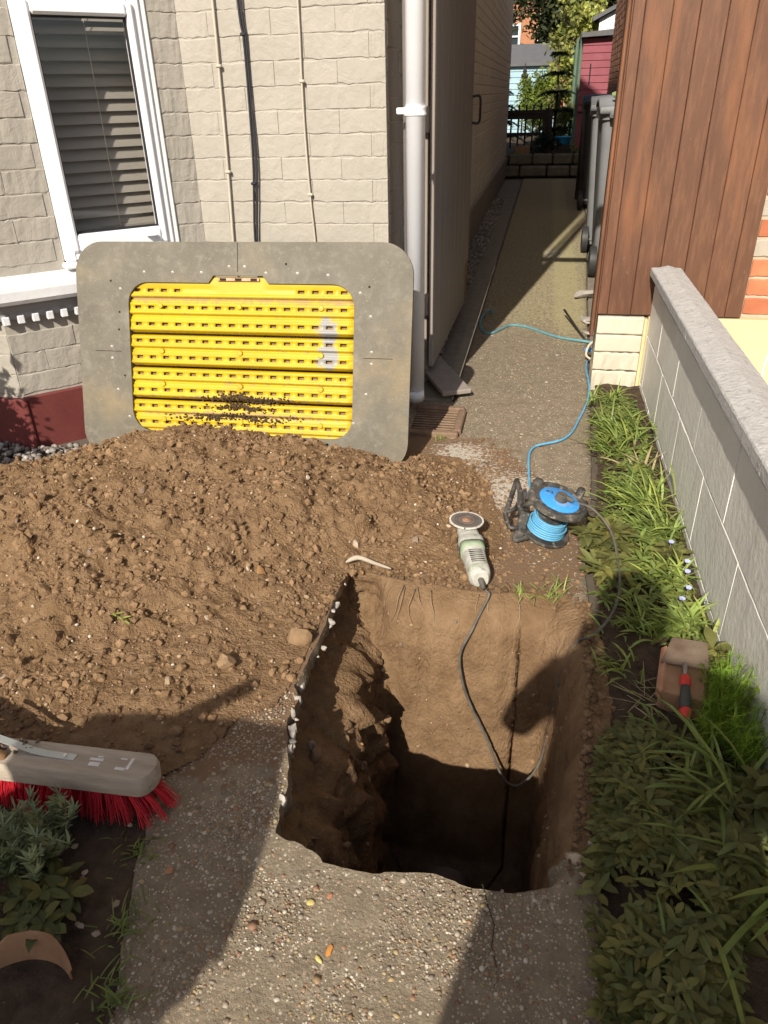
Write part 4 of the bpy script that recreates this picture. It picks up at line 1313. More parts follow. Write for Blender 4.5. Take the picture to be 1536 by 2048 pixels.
scr = thing('board_screen', 'tall red brown vertical board screen right of the alley', 'board screen', (.55, 3.24, .31))
xs = [.262, .302, .395, .487, .58, .672, .763, .826]
for i in range(7):
    dy = random.uniform(-.002, .002)
    MB().box(((xs[i] + xs[i + 1]) / 2, 3.236 + dy, 1.215), (xs[i + 1] - xs[i] - .0014, .02, 1.80), ch=.0022).build('plank', M['panel_brown'], scr)
MB().box((.2575, 3.2325, 1.19), (.009, .03, 1.88), ch=.002).build('edge_strip', M['panel_brown'], scr)
for z in (.55, 1.9): MB().box((.545, 3.262, z), (.55, .03, .08)).build('rail', M['panel_brown'], scr)

# ------------------------------------------------------------------ right-hand house
rh = thing('house', 'red brick house with butter painted base behind the brown screen', 'house', (3, 3.4, 0))
rw = MB().box((2.43, 3.42, 3.0), (3.2, .30, 6)).build('wall', M['mortar'], rh)
lay(rw, (.832, 3.27, 0), (1, 0, 0), 2.2, .315, 2.04, RB, RBH, key=11, alt=(.10, GB))
rs = MB().box((1.0, 8.5, 3.0), (.3, 9.8, 6)).build('wall', M['mortar'], rh)
lay(rs, (.85, 13.4, 0), (0, -1, 0), 10.0, .9, 2.25, WB, WBH, key=12, limit=299)
MB().box((2.085, 3.243, .155), (3.23, .052, .308), ch=.004).build('plinth', M['yellow_cream'], rh)
MB().box((4.0, 8.5, 3.0), (5.6, 9.7, 6)).build('back_wall', M['mortar'], rh)
MB().prism([(.55, 6.0), (6.9, 6.0), (6.9, 6.12), (3.8, 8.4), (.55, 6.12)], -13.6, -3.1, ex=(1, 0, 0), ey=(0, 0, 1)).build('roof', M['roof_tile'], rh)
MB().tube(spline([(.95, 3.20, .02), (.955, 3.21, .15), (.99, 3.205, .24), (1.06, 3.205, .30), (1.15, 3.205, .30)], 6), .004, 8).build('outlet_tube', M['white_paint'], rh, True)
# its alley side: small white meter box and wall light far along
MB().box((.835, 9.2, 1.62), (.04, .16, .09), ch=.006).build('vent_cover', M['white_paint'], rh)
MB().tube([(.84, 7.7, .9), (.84, 7.7, 2.2)], .008, 8).build('overflow_pipe', M['cable_cream'], rh)

# rough painted stub pier under the screen
pier = thing('dwarf_pier', 'low cream painted brick pier under the brown screen, flaking at its foot', 'pier', (.365, 3.27, 0))
for (z0, z1, j) in ((.232, .306, 0), (.156, .229, 1), (.075, .153, 2), (-.02, .072, 3)):
    mb = MB(); n = 10; V = []; F = []
    for layer, (yy, sh) in enumerate(((3.34, 0), (3.226, 0), (3.218, .006))):
        pass
    top = [(.268 + .185 * k / n, z1 + random.uniform(-.001, .001) * (1 + (j > 1) * 2)) for k in range(n + 1)]
    bot = [(.268 + .185 * k / n, z0 + random.uniform(-.001, .001) * (1 + (j > 1) * 2)) for k in range(n + 1)]
    for k in range(n + 1):
        f = random.uniform(-.0015, .001) * (1 + (j > 1) * 2.5)
        xk = top[k][0]
        for (y_, z_) in ((3.36, bot[k][1]), (3.224, bot[k][1]), (3.216 + f, bot[k][1] + .007), (3.216 + f * 1.4, (bot[k][1] + top[k][1]) / 2 + random.uniform(-.010, .010)), (3.216 + f, top[k][1] - .007), (3.224, top[k][1]), (3.36, top[k][1])):
            V.append((xk, y_, z_))
    for k in range(n):
        for q_ in range(6): F.append((k * 7 + q_, (k + 1) * 7 + q_, (k + 1) * 7 + q_ + 1, k * 7 + q_ + 1))
    F.append(tuple(range(7))); F.append(tuple(n * 7 + q_ for q_ in range(7))[::-1])
    mb.add(V, F).build('brick', M['cream_lo'], pier)
MB().box((.36, 3.30, .14), (.17, .11, .30)).build('core', M['mortar'], pier)
MB().box((.4625, 3.262, .15), (.014, .085, .298), ch=.003).build('render_edge', M['yellow_cream'], pier)

# ------------------------------------------------------------------ low grey block wall with concrete coping
lw = thing('garden_wall', 'low grey painted block wall with concrete coping, right of the bed', 'garden wall', (.52, 1.2, 0))
lwc = MB().box((.523, 1.03, .21), (.082, 4.36, .55)).build('core', M['coping'], lw)
BKV = brick_variants('block', .4165, .2025, .006, M['grey_block'], 7, .0035, .0016)
for ci_, z in enumerate((-.0675, .1375, .3425)):
    y = 2.29 - .42 * (-2) + (0 if ci_ % 2 else -.235)
    y = 3.13 if ci_ % 2 else 2.875
    if ci_ % 2 == 0:
        place('block', BKV[0], lw, (.478, (3.205 + 2.877) / 2, z), (0, 0, -PI / 2), (.328 / .42, 1, 1))
        y = 2.875
    else:
        place('block', BKV[1], lw, (.478, (3.205 + 3.13) / 2, z), (0, 0, -PI / 2), (.07 / .42, 1, 1))
    zz = .2025 if ci_ < 2 else .225
    while y > -1.1:
        place('block', random.choice(BKV), lw, (.478 + random.uniform(-.0006, .0006), y - .21, z), (0, 0, -PI / 2)); y -= .42
for k, (y0, y1) in enumerate(((3.19, 2.29), (2.288, 1.38), (1.378, .47), (.468, -.44), (-.442, -1.16))):
    cp = MB(); ns = 26; V = []; F = []
    prof_c = [(.446, .452), (.446, .478), (.449, .482), (.475, .489), (.503, .497), (.531, .490), (.558, .482), (.561, .478), (.561, .452)]
    for i in range(ns + 1):
        y = y0 + (y1 - y0) * i / ns
        hip = .0 if not (k == 0 and i == 0) else 1
        for (px_, pz_) in prof_c:
            V.append((px_ + random.uniform(-.0006, .0006), y + (0 if not hip else .0), pz_ + .032 + random.uniform(-.0008, .0008) - (hip * max(0, pz_ - .482) * .9)))
    npf = len(prof_c)
    for i in range(ns):
        for j in range(npf): F.append((i * npf + j, i * npf + (j + 1) % npf, (i + 1) * npf + (j + 1) % npf, (i + 1) * npf + j))
    F.append(tuple(range(npf))[::-1]); F.append(tuple(ns * npf + j for j in range(npf)))
    cp.add(V, F).build('coping_stone', M['coping'], lw)
tag(sheet('neighbour_patio', [(.56, -1.5), (3.2, -1.5), (3.2, 3.25), (.56, 3.25)], [], flat_z(-.004), M['yellow_cream'], 0), None, None, None, 'structure')

# ------------------------------------------------------------------ foliage builders
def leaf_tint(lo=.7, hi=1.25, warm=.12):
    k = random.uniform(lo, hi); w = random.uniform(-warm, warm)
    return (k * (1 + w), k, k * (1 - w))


def blade(mb, base, az, L, w, lean, droop, tint, seg=5, twist=0.0):
    """one arching strap leaf, folded along its midrib"""
    base = Vector(base); d = Vector((math.cos(az), math.sin(az), 0)); side = Vector((-d.y, d.x, 0))
    V = []; p = base.copy(); ang = lean
    for i in range(seg + 1):
        t = i / seg
        ww = w * (.55 + .9 * t) * (1 - t ** 2.2) + .0004
        s2 = (side * math.cos(twist * t) + Vector((0, 0, 1)) * math.sin(twist * t))
        V += [p - s2 * ww / 2, p + Vector((0, 0, -ww * .18)), p + s2 * ww / 2]
        ang2 = ang + droop * t
        p = p + (d * math.sin(ang2) + Vector((0, 0, 1)) * math.cos(ang2)) * (L / seg)
    F = []
    for i in range(seg):
        a = i * 3; F += [(a, a + 1, a + 4, a + 3), (a + 1, a + 2, a + 5, a + 4)]
    mb.add(V, F, col=tint)


def leaf(mb, base, d, n, L, w, tint, curl=.25):
    """an oval leaf folded along the midrib: base, direction d, face normal n"""
    base = Vector(base); d = Vector(d).normalized(); s = d.cross(n).normalized(); n = s.cross(d)
    V = [base]
    for t, ww in ((.3, .85), (.62, 1.0), (.85, .6)):
        m = base + d * L * t - n * (L * curl * t * t)
        V += [m - s * w * ww / 2 + n * w * .12, m, m + s * w * ww / 2 + n * w * .12]
    V.append(base + d * L - n * L * curl)
    F = [(0, 2, 1), (0, 3, 2), (1, 2, 5, 4), (2, 3, 6, 5), (4, 5, 8, 7), (5, 6, 9, 8), (7, 8, 10), (8, 9, 10)]
    mb.add(V, F, col=tint)


def strap_clump(name, label, x, y, n, L, w, spread=.03, bias=None, lean=(.25, 1.0), droop=(.6, 1.6), z=.012, m='blade_green', group=None, cat='plant', lo=.7, hi=1.3):
    mb = MB()
    for _ in range(n):
        az = random.uniform(0, 6.283) if bias is None or random.random() < .3 else random.gauss(bias, .7)
        r = abs(random.gauss(0, spread)); a2 = random.uniform(0, 6.283)
        blade(mb, (x + r * math.cos(a2), y + r * math.sin(a2), z), az, L * random.uniform(.4, 1.0), w * random.uniform(.7, 1.25), random.uniform(*lean), random.uniform(*droop), leaf_tint(lo, hi), twist=random.uniform(-.6, .6))
    o = mb.build(name, M[m], None, True, (x, y, z))
    return tag(o, label, cat, group)


# ------------------------------------------------------------------ right-hand bed
PI = math.pi
strap_clump('grass_clump', 'green grassy clump at the foot of the cream pier', .345, 3.02, 46, .13, .007, .035)
strap_clump('grass_clump', 'sparse green clump at the path edge beside the blue cord, below the pier', .275, 2.98, 24, .10, .007, .02)
strap_clump('grass_clump', 'wide bright strappy clump of lush leaves half way between pier and cable reel', .345, 2.62, 110, .17, .0085, .055, PI * .9)
strap_clump('grass_clump', 'strappy clump against the grey wall, second behind the cable reel', .405, 2.72, 60, .15, .008, .035, PI)
strap_clump('grass_clump', 'strappy clump at the path edge left of the lush clump, behind the reel', .295, 2.50, 60, .13, .008, .03, PI)
strap_clump('grass_clump', 'straw tinged leaves flopping on bare soil against the grey wall, right of the reel', .415, 2.33, 26, .14, .008, .025, PI * .8, m='dry_straw')
strap_clump('grass_clump', 'bright yellow green strappy clump right of the cable reel', .375, 2.08, 120, .17, .0065, .05, PI * .8, hi=1.5)
strap_clump('grass_clump', 'strappy clump along the wall just past the bright one, nearer the camera', .415, 1.92, 70, .15, .007, .035, PI)
strap_clump('grass_clump', 'thin leaved clump where the black lead crosses the bed', .345, 1.80, 60, .09, .006, .035, PI)
strap_clump('grass_clump', 'bright strappy clump beside the blue flowers at the grey wall', .415, 1.70, 80, .11, .008, .035, PI, hi=1.5)
strap_clump('grass_clump', 'lush bright clump at the wall just behind the trowel and brick', .41, 1.50, 110, .12, .009, .04, PI * 1.05, hi=1.55)
strap_clump('grass_clump', 'low clump in the head shadow beside the dug hole', .30, 1.50, 70, .085, .006, .05, PI)
strap_clump('grass_clump', 'thin shaded tuft on the right rim of the dug hole', .25, 1.33, 34, .09, .006, .03, PI * 1.1)
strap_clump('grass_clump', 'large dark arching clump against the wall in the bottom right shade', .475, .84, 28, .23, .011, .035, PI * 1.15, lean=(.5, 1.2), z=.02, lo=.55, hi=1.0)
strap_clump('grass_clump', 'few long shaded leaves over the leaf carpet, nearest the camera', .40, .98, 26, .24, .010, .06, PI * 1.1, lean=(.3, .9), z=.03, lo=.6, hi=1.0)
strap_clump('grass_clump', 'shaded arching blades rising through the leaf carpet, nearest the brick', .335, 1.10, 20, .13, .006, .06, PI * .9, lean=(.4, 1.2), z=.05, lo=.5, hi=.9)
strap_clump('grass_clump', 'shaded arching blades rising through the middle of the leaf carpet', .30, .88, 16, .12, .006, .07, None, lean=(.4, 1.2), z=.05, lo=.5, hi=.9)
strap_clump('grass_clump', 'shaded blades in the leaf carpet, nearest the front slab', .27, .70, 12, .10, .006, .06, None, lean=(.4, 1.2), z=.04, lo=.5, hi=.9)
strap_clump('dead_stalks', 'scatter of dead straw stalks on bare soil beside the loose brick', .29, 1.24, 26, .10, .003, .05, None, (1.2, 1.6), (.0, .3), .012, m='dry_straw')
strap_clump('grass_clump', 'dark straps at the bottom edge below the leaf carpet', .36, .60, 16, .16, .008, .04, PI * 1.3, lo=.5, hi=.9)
strap_clump('grass_clump', 'pale sprouting grass tuft on the far rim of the hole', .105, 1.605, 40, .06, .003, .03, None, (.3, 1.3), (.3, 1.4), .004, hi=1.5)
strap_clump('grass_clump', 'tiny green tuft on the far rim of the hole, beside the grinder lead', .02, 1.60, 22, .04, .003, .02, None, (.3, 1.3), (.3, 1.4), .004, hi=1.4)
strap_clump('grass_clump', 'small grass tuft growing beside the drain gully kerb', -.30, 2.555, 26, .035, .003, .02, None, (.2, 1.3), (.3, 1.2), .0)


def leafy(name, label, x, y, n, rad, hgt, L, w, m='cover_green', cat='plant', lo=.6, hi=1.2, z=.01, kind=None, poly=None):
    mb = MB()
    for _ in range(n):
        if poly is not None:
            while True:
                if random.random() < .0: break
                px_ = random.uniform(min(p[0] for p in poly), max(p[0] for p in poly)); py_ = random.uniform(min(p[1] for p in poly), max(p[1] for p in poly))
                if in_poly(np.array([px_]), np.array([py_]), poly)[0] and vnoise(px_ * 16, py_ * 16, 0, 78) > random.uniform(-.9, .1): break
            dd = float(poly_dist(np.array([px_]), np.array([py_]), poly)[0])
            hz = hgt * min(1, dd / .07) * (.25 + 1.0 * (vnoise(px_ * 12, py_ * 12, 0, 77) * .5 + .5))
        else:
            r = rad * math.sqrt(random.random()); a = random.uniform(0, 6.283)
            px_, py_ = x + r * math.cos(a), y + r * math.sin(a); hz = hgt * math.sqrt(max(0, 1 - (r / rad) ** 2))
        ros = random.randint(3, 6); a0 = random.uniform(0, 6.283); zz = z + hz * random.uniform(.55, 1.05)
        tl = random.uniform(.35, 1.1); kL = random.choice([.7, .9, 1.0, 1.2, 1.6])
        for k in range(ros):
            a = a0 + k * 6.283 / ros + random.uniform(-.4, .4)
            d = Vector((math.cos(a), math.sin(a), math.cos(tl) * random.uniform(.1, .9)))
            leaf(mb, (px_, py_, zz), d, Vector((0, 0, 1)), L * kL * random.uniform(.6, 1.25), w * kL * random.uniform(.7, 1.2), leaf_tint(lo, hi), random.uniform(.05, .6))
        if hz > .03 and random.random() < .4: mb.tube([(px_, py_, z - .01), (px_, py_, zz)], .0009, 3, caps=False); mb.col.extend([(.7, .8, .6)] * 6)
    o = mb.build(name, M[m], None, True)
    return tag(o, label, cat, None, kind)


CARPET = [(.165, .62), (.165, .80), (.18, .95), (.195, 1.08), (.225, 1.14), (.30, 1.17), (.37, 1.13), (.43, 1.06), (.47, .95), (.46, .84), (.36, .70), (.34, .56), (.30, .46), (.24, .48)]
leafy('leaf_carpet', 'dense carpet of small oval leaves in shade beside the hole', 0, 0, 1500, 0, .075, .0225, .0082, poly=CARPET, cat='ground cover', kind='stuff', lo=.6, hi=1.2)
leafy('leafy_plant', 'dark green leafy plant at the path edge below the cable reel', .245, 1.86, 56, .055, .07, .04, .015)
leafy('leafy_plant', 'leafy plant at the path edge just below the dark leafy plant', .255, 1.71, 44, .05, .05, .035, .013, hi=1.35)
leafy('leafy_plant', 'round leaved seedling between the brick and the grey wall', .435, 1.36, 16, .03, .06, .03, .018, hi=1.4)
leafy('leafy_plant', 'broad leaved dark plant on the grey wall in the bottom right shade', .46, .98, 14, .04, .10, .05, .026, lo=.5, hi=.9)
leafy('leafy_plant', 'low weeds along the path edge between grey pier and lush clump', .29, 2.80, 26, .04, .035, .03, .011, hi=1.3)
leafy('leafy_plant', 'leafy weeds among straps left of the wall, beside the blue flowers', .40, 1.79, 24, .04, .05, .03, .016, hi=1.4)


def feathery(label, x, y, h, n, rad, z=.012):
    mb = MB()
    for _ in range(n):
        a = random.uniform(0, 6.283); r = rad * math.sqrt(random.random())
        top = Vector((x + r * math.cos(a), y + r * math.sin(a), z + h * random.uniform(.35, 1.05)))
        b = Vector((x + r * .2 * math.cos(a), y + r * .2 * math.sin(a), z))
        mb.tube([b, b.lerp(top, .5) + Vector((0, 0, .01)), top], .0011, 3, caps=False); mb.col.extend([(.8, .9, .6)] * 9)
        t0 = leaf_tint(.7, 1.3)
        for s in range(3):
            c = b.lerp(top, .55 + .45 * s / 2)
            for k in range(13):
                d = Vector((random.gauss(0, 1), random.gauss(0, 1), random.gauss(.2, .5))).normalized(); L = random.uniform(.016, .036)
                sd = d.cross(Vector((random.random(), random.random(), random.random()))).normalized() * .0008
                m_ = c + d * L * .5 + sd * 0; e = c + d * L + Vector((0, 0, -.003))
                mb.add([c - sd, c + sd, e], [(0, 1, 2)], col=t0)
    return tag(mb.build('feathery_plant', M['feather_green'], None, False, (x, y, z)), label, 'plant')


feathery('tallest bright feathery plant against the grey wall beside the trowel', .435, 1.19, .15, 60, .05)
feathery('feathery plant in front of the trowel handle', .405, 1.135, .09, 40, .04)
feathery('feathery plant at the wall, nearest the camera', .45, 1.08, .13, 44, .045)
feathery('small feathery seedling right of the brick', .42, 1.27, .07, 18, .03)
leafy('leaf_carpet', 'bright low weeds filling the bed between the straps, along the grey wall', 0, 0, 620, 0, .045, .024, .008, m='blade_green', cat='ground cover', kind='stuff', lo=.45, hi=1.0,
      poly=[(.225, 1.60), (.245, 2.05), (.275, 2.55), (.295, 3.02), (.44, 3.05), (.455, 2.2), (.45, 1.42), (.33, 1.42)])
# forget-me-not flowers
for i, (x, y, z) in enumerate([(.405, 1.80, .075), (.43, 1.70, .08), (.425, 1.66, .075), (.415, 1.58, .08), (.40, 1.56, .06)]):
    mb = MB(); t = thing('blue_flower', 'tiny pale blue flower at the grey wall, ' + ('farthest from the brick', 'second farthest from the brick', 'middle one of five', 'second nearest to the brick', 'nearest to the loose brick')[i], 'flower', (x, y, .01), 'pale blue flowers by the grey wall')
    MB().tube([(x, y, .01), (x + .003, y, z)], .0008, 4).build('stem', M['cable_cream'] if 0 else M['root'], t)
    for k in range(5):
        a = k * 1.2566
        mb.lathe([(0, .001), (.0034, .0012), (.0036, 0)], (x + .003 + .0042 * math.cos(a), y + .0042 * math.sin(a), z), axis=(.1, -.5, .85), n=7)
    mb.build('petals', M['petal_blue'], t)
# roots trailing from the far lip of the hole
for i in range(9):
    x = random.choice([random.uniform(-.30, -.20), random.uniform(-.10, .02)]); mb = MB()
    p = Vector((x, 1.583 + random.uniform(-.004, .01), .001)); P = [p]
    for k in range(4): p = p + Vector((random.uniform(-.012, .012), -.010, -.014 - random.uniform(0, .012))) if k else p + Vector((random.uniform(-.01, .01), -.034, -.014)); P.append(p)
    o = mb.tube(P, [.0012, .0011, .0009, .0007, .0004], 4).build('root', M['root'], ho, True)

# ------------------------------------------------------------------ left bed
def lavender(label, x, y, h, n, rad):
    mb = MB()
    for _ in range(n):
        a = random.uniform(0, 6.283); r = rad * math.sqrt(random.random())
        top = Vector((x + r * math.cos(a), y + r * math.sin(a), h * random.uniform(.45, 1.05) * (1 - .4 * r / rad)))
        b = Vector((x + r * .25 * math.cos(a), y + r * .25 * math.sin(a), .0))
        mb.tube([b, b.lerp(top, .6), top], .0013, 3, caps=False); mb.col.extend([(.8, .7, .55)] * 9)
        for s in range(7):
            c = b.lerp(top, .35 + .65 * s / 6); tt = leaf_tint(.6, 1.1 + .3 * s / 6)
            for k in range(6):
                az = random.uniform(0, 6.283); up = .5 + .6 * s / 6
                d = Vector((math.cos(az), math.sin(az), up + random.uniform(-.3, .3))).normalized()
                leaf(mb, c, d, Vector((0, 0, 1)), random.uniform(.014, .028), .0034, tt, .1)
    return tag(mb.build('lavender_bush', M['lavender'], None, True, (x, y, 0)), label, 'plant')


lavender('grey green lavender bush in front of the red broom', -.765, .675, .135, 46, .085)
lavender('second lavender bush at the left edge below the broom', -.90, .60, .13, 36, .09)
strap_clump('grass_clump', 'mossy grass line along the left edge of the front slab', -.60, .73, 40, .035, .003, .03, None, (.4, 1.3), (.3, 1.0), .0, lo=.5, hi=.9)
strap_clump('grass_clump', 'small grass tuft at the slab edge, between broom and pot', -.555, .60, 46, .04, .003, .03, None, (.4, 1.3), (.3, 1.0), .0, lo=.5, hi=.9)
strap_clump('grass_clump', 'grass tuft at the slab edge, nearest the terracotta pot', -.52, .50, 50, .045, .0035, .03, None, (.4, 1.3), (.3, 1.0), .0, lo=.5, hi=.9)
leafy('leafy_plant', 'low dark weeds under the lavender bush', -.70, .60, 40, .06, .03, .03, .012, lo=.5, hi=.9)
for i in range(14):
    x = random.uniform(-.72, -.55); y = random.uniform(.45, .78); r = random.uniform(.004, .009)
    tag(place('pebble', PM[i % 10], None, (x, y, .008), (0, 0, i), (r, r * .8, r * .7)), 'small pale pebble on the dark soil of the left bed', 'pebble', 'pebbles on the left bed')
# terracotta pot at the corner of the picture
pot = thing('pot_shard', 'broken tan terracotta pot rim lying at the bottom left corner', 'pot shard', (-.69, .42, 0))
mb = MB(); V = []; F = []; nA = 16
prof_p = [(.094, -.03), (.097, .028), (.1015, .030), (.103, .046), (.097, .048), (.091, .028), (.088, -.03)]
for i in range(nA + 1):
    a = math.radians(46 + 112 * i / nA); e = .35 + .65 * min(1, i / 5, (nA - i) / 5)
    for (r_, z_) in prof_p:
        rr_ = .080 + (r_ - .0945) * (.25 + .75 * e)
        V.append((-.655 + rr_ * math.cos(a), .458 + rr_ * math.sin(a), (z_ if z_ > 0 else z_) * (e if z_ > .0 else 1) + random.uniform(-.0015, .0015)))
mP = len(prof_p)
for i in range(nA):
    for k in range(mP): F.append((i * mP + k, i * mP + (k + 1) % mP, (i + 1) * mP + (k + 1) % mP, (i + 1) * mP + k))
F += [tuple(range(mP))[::-1], tuple(nA * mP + k for k in range(mP))]
auto_smooth(mb.add(V, F).build('rim', M['terracotta'], pot))

# green sprig dropped on the heap
mb = MB(); zc = heap_z(-.93, 1.28) + .008
for k in range(5): leaf(mb, (-.95 + .012 * k, 1.285 - .006 * k, zc), Vector((.8, -.5 + (k % 2) * .9, .15)), Vector((0, 0, 1)), .026, .007, leaf_tint(1.1, 1.5), .1)
tag(mb.build('leaf_sprig', M['blade_green'], None, True, (-.93, 1.28, zc)), 'dropped green leaf sprig on the soil heap', 'sprig')
# pale splinter across the top of the crack
zc = .022
tag(MB().tube(spline([(-.452, 1.642, zc), (-.42, 1.652, zc + .012), (-.37, 1.640, zc + .006), (-.325, 1.633, zc - .002)], 5), [.003, .004, .006, .007, .0075, .007, .0068, .0066, .006, .0058, .0055, .005, .0045, .004, .003, .002], 7).build('wood_splinter', M['broom_wood'], None, True, (-.4, 1.64, zc)),
    'pale splinter of wood lying across the top of the slab crack', 'splinter')

# ------------------------------------------------------------------ brick with a trowel on it
rz = Matrix.Rotation(math.radians(-11), 3, 'Z')
bc = Vector((.368, 1.285, .034))
br_ = thing('loose_brick', 'loose orange brick with pale mortar on its edge, in the bed by the wall', 'brick', (bc.x, bc.y, 0))
mb = MB().box(bc, (.088, .145, .062), ch=.006, M=rz); mb.build('brick', M['terracotta'], br_)
mb = MB().box(bc + rz @ Vector((-.042, .0, .018)), (.018, .148, .036), ch=.008, M=rz); mb.build('mortar_edge', M['mortared'], br_)
mb.s = 0
tw = thing('scraper', 'rusty wide scraper with red and grey handle lying on the loose brick', 'scraper', (.365, 1.3, .07))
bt = Vector((.372, 1.318, .069)); RT = Matrix.Rotation(math.radians(-4), 3, 'Z') @ Matrix.Rotation(math.radians(4), 3, 'X')
MB().prism([(-.05, -.02), (.046, -.022), (.050, .062), (-.022, .064)], 0, .003, ex=RT @ Vector((1, 0, 0)), ey=RT @ Vector((0, 1, 0)), o=bt).build('blade', M['blade'], tw)
hd = RT @ Vector((-.05, -1, -.06)); hd.normalize(); h0 = bt + RT @ Vector((-.002, -.02, .004))
MB().tube([h0, h0 + hd * .022 + Vector((0, 0, .004)), h0 + hd * .045 + Vector((0, 0, .004))], [.006, .004, .0045], 10).build('shank', M['steel'], tw, True)
MB().tube([h0 + hd * (.036 + .006 * k) + Vector((0, 0, .005)) for k in range(6)], [.007, .0105, .011, .011, .0105, .009], 14).build('ferrule', M['red_grip'], tw, True)
MB().tube([h0 + hd * (.066 + .010 * k) + Vector((0, 0, .005)) for k in range(7)], [.009, .0095, .0105, .0115, .012, .0115, .010], 14).build('handle', M['grey_grip'], tw, True)
MB().tube([h0 + hd * (.127 + .007 * k) + Vector((0, 0, .005)) for k in range(4)], [.012, .0125, .0115, .007], 14).build('end_cap', M['red_grip'], tw, True)

# ------------------------------------------------------------------ broom
bro = thing('broom', 'stiff red bristled broom with weathered wooden head lying by the heap', 'broom', (-.93, .82, 0))
ba = Vector((1, .035, 0)).normalized(); bb_ = Vector((-ba.y, ba.x, 0))
tiltv = Vector((0, .10, 1)).normalized()
bcw = Vector((-.938, .812, .080))
P = []
for (cx_, a0) in ((.318, -90), (-.318, 90)):
    for k in range(9):
        a = math.radians(a0 + 180 * k / 8); s_ = .034
        P.append((cx_ + s_ * math.cos(a) * .7, s_ * math.sin(a)))
b2 = tiltv.cross(ba)
mb = MB(); n_ = len(P)
V = []
for (sc_, w_) in ((.97, -.022), (1, -.016), (1, .010), (.965, .018)):
    V += [bcw + ba * (p[0] - (.004 * np.sign(p[0]) if sc_ < 1 else 0)) + b2 * p[1] * sc_ + tiltv * w_ for p in P]
F = [tuple(range(n_))[::-1], tuple(3 * n_ + i for i in range(n_))]
for l in range(3): F += [(l * n_ + i, l * n_ + (i + 1) % n_, (l + 1) * n_ + (i + 1) % n_, (l + 1) * n_ + i) for i in range(n_)]
mb.add(V, F); head = auto_smooth(mb.build('head', M['broom_wood'], bro), 30)


def on_head(u, v, w=.0186): return bcw + ba * u + b2 * v + tiltv * w


HM = Matrix((ba, b2, tiltv)).transposed().to_3x3()
for (u, v, du, dv) in ((.225, .004, .026, .006), (.226, -.008, .020, .009), (.229, .011, .010, .003), (.290, .002, .006, .028), (.277, -.012, .018, .006), (.274, .012, .012, .003)):
    MB().box(on_head(u, v, .0180), (du, dv, .0012), M=HM).build('worn_print', M['broom_print'], head)
br = MB()
for i in range(34):
    for j in range(5):
        u = -.315 + .63 * i / 33 + random.gauss(0, .003); v = -.025 + .05 * j / 4 + random.gauss(0, .002)
        if abs(u) > .30 and j in (0, 4): continue
        fu = .042 * (max(0, (u - .20) / .115) ** 2) - .03 * (max(0, (-u - .20) / .115) ** 2); fv = v * .55
        for k in range(19):
            b0 = on_head(u + random.gauss(0, .0045), v + random.gauss(0, .003), -.022)
            e = b0 + ba * (fu + random.gauss(0, .005)) + b2 * (fv - .006 + random.gauss(0, .005)); e.z = random.uniform(.002, .012) if True else 0
            mid = b0.lerp(e, .5) + ba * (fu * .12) + b2 * (fv * .10)
            r = .0008
            br.tube([b0, mid, e], [r, r, r * .8], 3, caps=False)
o = br.build('bristles', M['bristle'], bro, True); o['kind'] = 'stuff'
s0 = on_head(.112, .002, .0195)
st = MB()
sp = [on_head(.185, .001, .0198), on_head(.125, .003, .0202), on_head(.10, .004, .023), on_head(.02, .010, .040), on_head(-.10, .016, .072)]
for a, b in zip(sp[:-1], sp[1:]):
    d = (b - a).normalized(); s_ = b2; nn = d.cross(s_) * -1
    st.add([a - s_ * .0075, a + s_ * .0075, b + s_ * .0075, b - s_ * .0075, a - s_ * .0075 - nn * .0016, a + s_ * .0075 - nn * .0016, b + s_ * .0075 - nn * .0016, b - s_ * .0075 - nn * .0016],
           [(0, 1, 2, 3), (7, 6, 5, 4), (0, 4, 5, 1), (2, 6, 7, 3), (1, 5, 6, 2), (0, 3, 7, 4)])
st.build('brace', M['galv'], bro)
MB().lathe([(0, .003), (.003, .0024), (.0042, 0)], on_head(.165, .002, .0205), axis=tiltv, n=10).build('rivet', M['screw'], bro)
hA = on_head(.055, -.014, .014); hB = hA + Vector((-1.0, -.20, .42))
MB().tube([hA, hA.lerp(hB, .04), hA.lerp(hB, .5), hB], [.011, .0145, .0145, .014], 14).build('handle', M['handle_wood'], bro, True)
for i in range(26):
    u = random.uniform(-.12, .11); v = random.gauss(.014, .012); r = random.uniform(.004, .011)
    o = place('clod', SM[6], None, on_head(u, max(-.03, min(.03, v)), .0186 + r * .3), (random.random() * 6, 1, random.random() * 6), (r, r * .8, r * .6))
    tag(o, 'small clod of soil resting on the wooden broom head', 'clod', 'clods on the broom head')

# ------------------------------------------------------------------ angle grinder
gr = thing('angle_grinder', 'dusty green angle grinder with cutting disc, lying beside the hole', 'angle grinder', (-.12, 1.70, 0))
g0_ = Vector((-.143, 1.842, .036)); g1_ = Vector((-.084, 1.612, .030)); gdv = (g1_ - g0_).normalized(); gs = Vector((gdv.y, -gdv.x, 0)).normalized() * -1; gu = gs.cross(gdv) * 1
if gu.z < 0: gu = -gu
Lg = (g1_ - g0_).length


def loft(mb, secs, n=16):
    """secs: (t, half width, half height, rise, squareness)"""
    V = []
    for (t, w, h, up, p) in secs:
        c_ = g0_ + gdv * t + gu * up
        for k in range(n):
            a = 2 * PI * k / n; ca, sa = math.cos(a), math.sin(a)
            V.append(c_ + gs * w * math.copysign(abs(ca) ** p, ca) + gu * h * math.copysign(abs(sa) ** p, sa))
    m = len(secs); F = [(i * n + k, i * n + (k + 1) % n, (i + 1) * n + (k + 1) % n, (i + 1) * n + k) for i in range(m - 1) for k in range(n)]
    F += [tuple(range(n))[::-1], tuple((m - 1) * n + k for k in range(n))]
    return mb.add(V, F)


